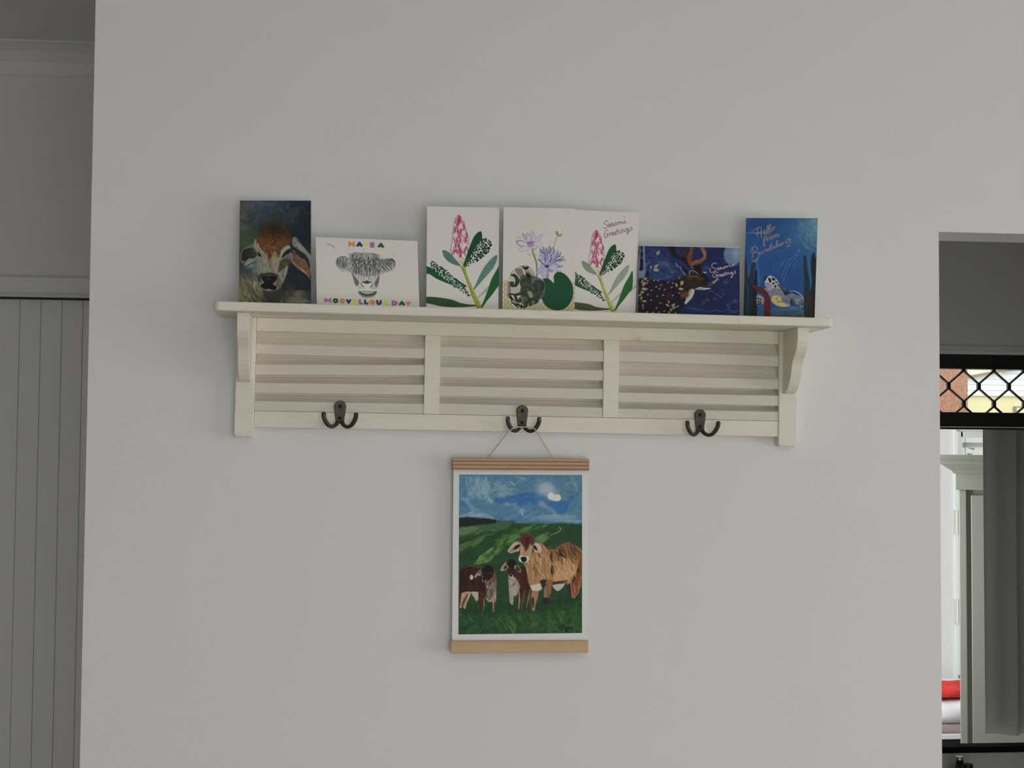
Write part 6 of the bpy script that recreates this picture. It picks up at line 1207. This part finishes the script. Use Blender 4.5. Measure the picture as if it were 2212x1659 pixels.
    cow_lines(A, [(720, 900), (880, 850), (960, 880), (960, 1060), (860, 1100), (740, 1120)], 220, 90, 11, 1.25, .3, [(176, 150, 106), (124, 92, 56), (160, 122, 70), (100, 70, 44), (190, 168, 132)], .55); cow_lines(A, [(980, 880), (1230, 870), (1210, 1040), (1100, 1110), (980, 1100)], 170, 70, 13, 1.4, .35, [(182, 150, 104), (140, 100, 58), (168, 124, 70), (196, 172, 140)], .5); cow_lines(A, [(940, 780), (1140, 710), (1260, 820), (1230, 920), (960, 900)], 120, 70, 14, 1.1, .4, [(92, 58, 34), (130, 90, 52), (70, 44, 28), (150, 114, 70)], .55); cow_lines(A, [(840, 720), (940, 790), (960, 880), (830, 840)], 60, 60, 11, 1.2, .3, [(170, 122, 94), (128, 84, 56), (186, 146, 112)], .6)
    for p in ([(970, 800), (960, 850), (975, 900)], [(1040, 770), (1060, 830), (1110, 860)], [(1090, 780), (1110, 840)], [(1030, 840), (1040, 890)], [(1190, 770), (1200, 830)], [(1065, 870), (1070, 930)], [(840, 810), (845, 860)]): A.line(p, [8, 26, 8], (48, 28, 18), .8, 4)
    A.line([(970, 940), (965, 1000), (975, 1050)], [14, 20, 6], (40, 24, 16), .85, 3); A.line([(985, 950), (980, 1020)], 8, (50, 30, 20), .7, 3); A.line([(975, 1115), (1050, 1110), (1120, 1090)], [24, 30, 10], (58, 36, 28), .85, 5)
    A.poly([(975, 1140), (1040, 1125), (1095, 1125), (1070, 1170), (1030, 1195), (1000, 1180)], (176, 168, 158), .95, 3); A.poly([(740, 1150), (800, 1130), (880, 1120), (882, 1160), (840, 1195), (790, 1202), (760, 1180)], (186, 174, 160), .95, 4)
    # its legs
    A.poly([(770, 1200), (830, 1200), (826, 1260), (805, 1330), (795, 1395), (780, 1390), (765, 1330), (760, 1260)], (150, 118, 80), 1, 3, grain=.12); A.poly([(760, 1280), (785, 1260), (790, 1330), (775, 1370)], (66, 40, 30), .9, 4); A.poly([(850, 1090), (915, 1085), (915, 1160), (885, 1200), (858, 1130)], (52, 42, 40), .95, 5); A.poly([(915, 1090), (970, 1090), (965, 1170), (940, 1240), (920, 1270), (905, 1200)], (136, 92, 58), 1, 4, grain=.15); A.line([(900, 1160), (900, 1220), (905, 1280)], [22, 30, 26], (126, 118, 104), .8, 4); A.poly([(880, 1270), (935, 1265), (935, 1320), (900, 1335), (878, 1310)], (46, 34, 26), 1, 5)
    A.poly([(1120, 1130), (1165, 1120), (1170, 1250), (1150, 1255), (1128, 1180)], (58, 36, 26), .95, 4); A.line([(1125, 1130), (1150, 1100), (1165, 1180), (1168, 1250)], 9, (188, 158, 116), .8, 2.5); A.line([(1265, 1040), (1240, 1130), (1235, 1200), (1195, 1262)], 9, (170, 120, 80), .8, 3); A.line([(1180, 1120), (1200, 1180), (1185, 1250)], [10, 24, 10], (166, 120, 80), .6, 4)
    # its head
    A.poly([(640, 720), (620, 700), (575, 720), (535, 770), (524, 800), (560, 815), (610, 800), (640, 790)], (168, 156, 144), 1, 2.5); A.poly([(570, 790), (600, 745), (640, 728), (655, 740), (620, 770), (590, 785)], (36, 22, 18), 1, 4); A.poly([(540, 790), (580, 760), (590, 790), (560, 806)], (144, 116, 92), .8, 4)
    A.poly([(780, 720), (830, 715), (858, 750), (862, 810), (830, 812), (790, 790)], (172, 152, 136), 1, 2.5); A.poly([(750, 740), (790, 735), (815, 760), (820, 790), (795, 775), (770, 750)], (36, 22, 18), 1, 4); A.line([(810, 720), (845, 760), (850, 800)], [8, 16, 8], (190, 168, 150), .8, 3)
    A.poly([(640, 690), (650, 650), (690, 622), (740, 620), (780, 650), (795, 710), (780, 760), (760, 820), (740, 870), (715, 905), (680, 912), (645, 895), (640, 850), (650, 800), (642, 740)], (152, 122, 92), 1, 2.5, grain=.1)
    A.poly([(642, 690), (652, 650), (690, 622), (740, 620), (780, 650), (795, 705), (770, 740), (750, 720), (730, 760), (705, 800), (690, 760), (665, 720)], (92, 50, 32), 1, 4, grain=.2); A.poly([(700, 660), (740, 650), (745, 720), (715, 770), (700, 720)], (60, 32, 22), .8, 8); A.line([(655, 740), (665, 790), (660, 840)], [20, 34, 20], (176, 150, 120), .7, 6); A.line([(760, 760), (745, 820), (735, 870)], [24, 40, 24], (166, 140, 112), .8, 6)
    A.poly([(640, 850), (665, 840), (730, 850), (738, 885), (715, 908), (680, 914), (642, 898), (632, 880)], (186, 176, 164), 1, 3); A.poly([(655, 868), (670, 854), (705, 854), (716, 880), (700, 905), (672, 905)], (18, 16, 18), 1, 2.5); A.line([(640, 735), (655, 742)], 10, (30, 18, 14), .8, 2)
    A.line([(695, 930), (720, 1000), (715, 1060)], [8, 14, 8], (190, 168, 136), .6, 3)
    # --- middle calf
    br = (64, 32, 26)
    A.poly([(600, 1000), (640, 960), (690, 940), (715, 1000), (730, 1110), (760, 1180), (750, 1250), (720, 1370), (700, 1365), (705, 1200), (690, 1180), (660, 1290), (635, 1385), (625, 1370), (630, 1240), (560, 1100)], br, 1, 2.5, grain=.25, gcell=8, gang=1.3); cow_lines(A, [(610, 1010), (700, 960), (740, 1150), (640, 1200)], 70, 60, 12, 1.3, .4, [(88, 46, 34), (44, 22, 20), (104, 60, 42)], .55)
    A.poly([(535, 1070), (570, 1050), (610, 1070), (640, 1130), (640, 1190), (610, 1240), (585, 1250), (580, 1320), (570, 1340), (545, 1310), (540, 1250), (535, 1180)], (150, 140, 128), 1, 3, grain=.12); cow_lines(A, [(540, 1070), (610, 1070), (640, 1150), (600, 1240), (545, 1240)], 60, 60, 9, 1.4, .3, [(182, 176, 164), (112, 100, 92), (164, 152, 140)], .6); A.line([(610, 1080), (640, 1150), (620, 1230)], [8, 20, 8], (150, 112, 72), .7, 3); A.line([(575, 1120), (585, 1140), (605, 1110)], 7, (60, 44, 40), .7, 2)
    A.line([(640, 1200), (642, 1290), (632, 1380)], [8, 14, 8], (178, 150, 124), .85, 2); A.line([(750, 1180), (735, 1260), (712, 1365)], [8, 18, 8], (150, 120, 100), .8, 3); A.line([(690, 1190), (680, 1260), (660, 1330)], [8, 10, 6], (120, 86, 66), .7, 3)
    A.poly([(512, 905), (490, 920), (460, 960), (452, 995), (490, 992), (525, 965)], (150, 138, 122), 1, 2.5); A.poly([(480, 970), (500, 940), (520, 945), (505, 975)], (52, 34, 28), .9, 3); A.poly([(615, 930), (640, 950), (660, 990), (650, 1015), (620, 995)], (120, 110, 96), 1, 2.5); A.poly([(620, 950), (640, 970), (642, 1000), (622, 985)], (40, 26, 24), .9, 3)
    A.poly([(505, 930), (540, 890), (565, 876), (600, 905), (618, 935), (600, 990), (590, 1040), (575, 1062), (545, 1062), (532, 1040), (525, 990)], (58, 28, 24), 1, 2.5, grain=.25); A.poly([(515, 920), (565, 876), (612, 920), (590, 960), (540, 960)], (30, 18, 18), .9, 5); A.line([(515, 935), (528, 965)], 9, (176, 168, 156), .9, 2); A.line([(602, 940), (596, 970)], 11, (176, 168, 156), .9, 2); A.poly([(530, 1040), (555, 1025), (580, 1040), (578, 1064), (545, 1066)], (170, 158, 146), .95, 2.5); A.poly([(540, 1035), (558, 1030), (572, 1040), (560, 1052), (545, 1050)], (20, 14, 16), 1, 2); A.line([(560, 980), (560, 1020)], 14, (84, 42, 34), .7, 4)
    # --- left calf
    A.poly([(40, 1290), (38, 1180), (45, 1010), (90, 955), (180, 952), (240, 970), (300, 1000), (380, 1040), (412, 1110), (405, 1200), (300, 1260), (250, 1290), (240, 1220), (150, 1210), (90, 1240)], (54, 26, 22), 1, 2.5, grain=.25, gcell=9, gang=1.2)
    cow_lines(A, [(50, 1000), (200, 970), (300, 1060), (300, 1230), (150, 1200), (50, 1200)], 110, 70, 13, 1.3, .5, [(74, 36, 28), (38, 18, 18), (96, 52, 38), (30, 16, 16)], .55); A.line([(60, 965), (170, 948), (240, 972)], [4, 8, 4], (128, 104, 76), .6, 2)
    A.poly([(60, 1220), (150, 1205), (140, 1260), (110, 1320), (95, 1380), (70, 1360), (40, 1370), (36, 1290)], (164, 140, 120), 1, 3, grain=.15); A.poly([(30, 1150), (60, 1160), (50, 1290), (36, 1370), (28, 1370)], (70, 34, 28), .95, 4); A.line([(65, 1350), (90, 1290), (120, 1230)], [20, 30, 14], (96, 60, 46), .8, 3); A.poly([(155, 1210), (240, 1215), (215, 1300), (190, 1270)], (172, 158, 148), .95, 3)
    A.poly([(232, 1200), (300, 1230), (285, 1320), (275, 1400), (262, 1440), (240, 1350), (232, 1300)], (76, 40, 32), 1, 3, grain=.2); A.line([(285, 1270), (282, 1360), (265, 1440)], [6, 12, 6], (160, 136, 112), .8, 2.5)
    A.poly([(300, 1040), (400, 1060), (412, 1150), (390, 1240), (350, 1305), (310, 1285), (305, 1240), (320, 1170), (296, 1110)], (112, 100, 90), 1, 3, grain=.2); cow_lines(A, [(300, 1050), (405, 1070), (400, 1200), (350, 1290), (310, 1270)], 90, 50, 9, 1.5, .5, [(150, 140, 128), (72, 60, 54), (128, 112, 98), (176, 168, 156), (60, 48, 44)], .6); A.line([(305, 1270), (345, 1302), (385, 1250), (408, 1180)], [8, 14, 10, 6], (180, 158, 134), .9, 2.5)
    A.poly([(362, 1270), (408, 1200), (402, 1330), (390, 1405), (375, 1400), (372, 1330)], (152, 128, 112), 1, 3, grain=.15); A.poly([(390, 1310), (404, 1320), (394, 1405), (382, 1400)], (84, 46, 36), .9, 3)
    A.poly([(262, 985), (230, 990), (200, 1030), (190, 1068), (225, 1050), (262, 1040)], (108, 96, 84), 1, 2.5); A.line([(195, 1062), (215, 1030), (245, 1035)], 9, (180, 174, 164), .9, 2); A.ell(160, 1060, 18, 26, (184, 178, 170), .95, 3); A.poly([(370, 980), (400, 1000), (410, 1060), (395, 1100), (365, 1090)], (104, 72, 56), 1, 4, grain=.2)
    A.poly([(262, 1000), (285, 955), (320, 932), (365, 955), (385, 1000), (370, 1050), (340, 1085), (305, 1105), (280, 1106), (264, 1080), (272, 1040)], (46, 22, 20), 1, 2.5, grain=.25); A.poly([(262, 985), (318, 932), (378, 970), (350, 1010), (290, 1000)], (24, 14, 14), .9, 5); A.line([(345, 1010), (360, 1025), (350, 1050)], [8, 14, 6], (110, 62, 46), .8, 3); A.line([(330, 1060), (370, 1020)], 7, (16, 10, 10), .9, 2); A.poly([(265, 1075), (290, 1068), (310, 1090), (292, 1106), (270, 1100)], (140, 118, 108), .9, 2.5); A.poly([(270, 1072), (292, 1064), (300, 1085), (282, 1096)], (18, 12, 14), 1, 2); A.ell(272, 1055, 8, 8, (160, 140, 130), .6, 2)
    A.dabs([(30, 1330), (440, 1370), (800, 1360), (950, 1300), (1200, 1240), (1260, 1270), (900, 1420), (400, 1460), (40, 1420)], 130, 70, 13, -1.3, .4, [(34, 74, 36), (46, 88, 44), (28, 60, 32)], .6, 3)
    # signature
    for s in ([(1062, 1538), (1048, 1552), (1044, 1574), (1056, 1576)], [(1078, 1540), (1068, 1582)], [(1070, 1548), (1090, 1536), (1092, 1552), (1074, 1560), (1094, 1562), (1090, 1580), (1066, 1584)], [(1106, 1558), (1098, 1572), (1108, 1580), (1116, 1566), (1106, 1558)], [(1120, 1556), (1124, 1576), (1138, 1556), (1130, 1590), (1112, 1604), (1098, 1600), (1120, 1588)], [(1156, 1558), (1144, 1560), (1142, 1576), (1156, 1578), (1164, 1570), (1176, 1562), (1168, 1556), (1162, 1572), (1172, 1580), (1186, 1570)]): A.line(s, 6, (14, 20, 18), .95, 1.2)
    return A.tone(1.2, 1.0, .9).streaks(.05, 5, .5, 3).blur(.5).out()
CARDS = [
    ('card with a painted calf face, rusty brown poll and drooping ears', (-0.4423, 0.1748), (-0.3360, 0.1785), (-0.3317, 0.0190), (-0.4383, 0.0181) , -0.034, -0.058, art_calf, 'left'),
    ('white card with shaggy pencil cow under the words HAVE A', (-0.3272, 0.1201), (-0.1742, 0.1191), (-0.1697, 0.0183), (-0.3229, 0.0176) , -0.050, -0.062, art_highland, 'top'),
    ('white card with pink protea filling it and no lettering', (-0.1606, 0.1729), (-0.0504, 0.1751), (-0.0496, 0.0196), (-0.1591, 0.0180) , -0.050, -0.056, art_protea, 'left'),
    ('white card with two water lilies above a green lily pad', (-0.0441, 0.1752), (0.0668, 0.1770), (0.0666, 0.0197), (-0.0439, 0.0188) , -0.054, -0.060, art_lotus, 'left'),
    ("white card with pink protea under slanted Season's Greetings lettering", (0.0544, 0.1761), (0.1665, 0.1749), (0.1620, 0.0204), (0.0505, 0.0204) , -0.048, -0.052, art_protea_text, 'left'),
    ('dark blue card with a spotted deer head in profile', (0.1664, 0.1233), (0.3254, 0.1253), (0.3239, 0.0195), (0.1650, 0.0196) , -0.050, -0.060, art_deer, 'top'),
    ('blue underwater card with a sea turtle between weeds', (0.3341, 0.1716), (0.4485, 0.1752), (0.4433, 0.0195), (0.3302, 0.0186) , -0.054, -0.058, art_turtle, 'left'),
]
for l_, a_, b_, c_, d_, yt_, yb_, f_, fo_ in CARDS:
    card(l_, a_, b_, c_, d_, yt_, yb_, f_(), fo_)
# the cow picture printed on the paper sheet
pr = grid_print('printed_picture', [ (-0.0947, -0.0110, 0.2679), (0.0959, -0.0110, 0.2683), (0.0970, -0.0110, 0.0253), (-0.0937, -0.0110, 0.0243) ], art_pasture(), sheet, thick=0.00015)
tag(pr, 'painting of a tan cow and two brown calves on green pasture')
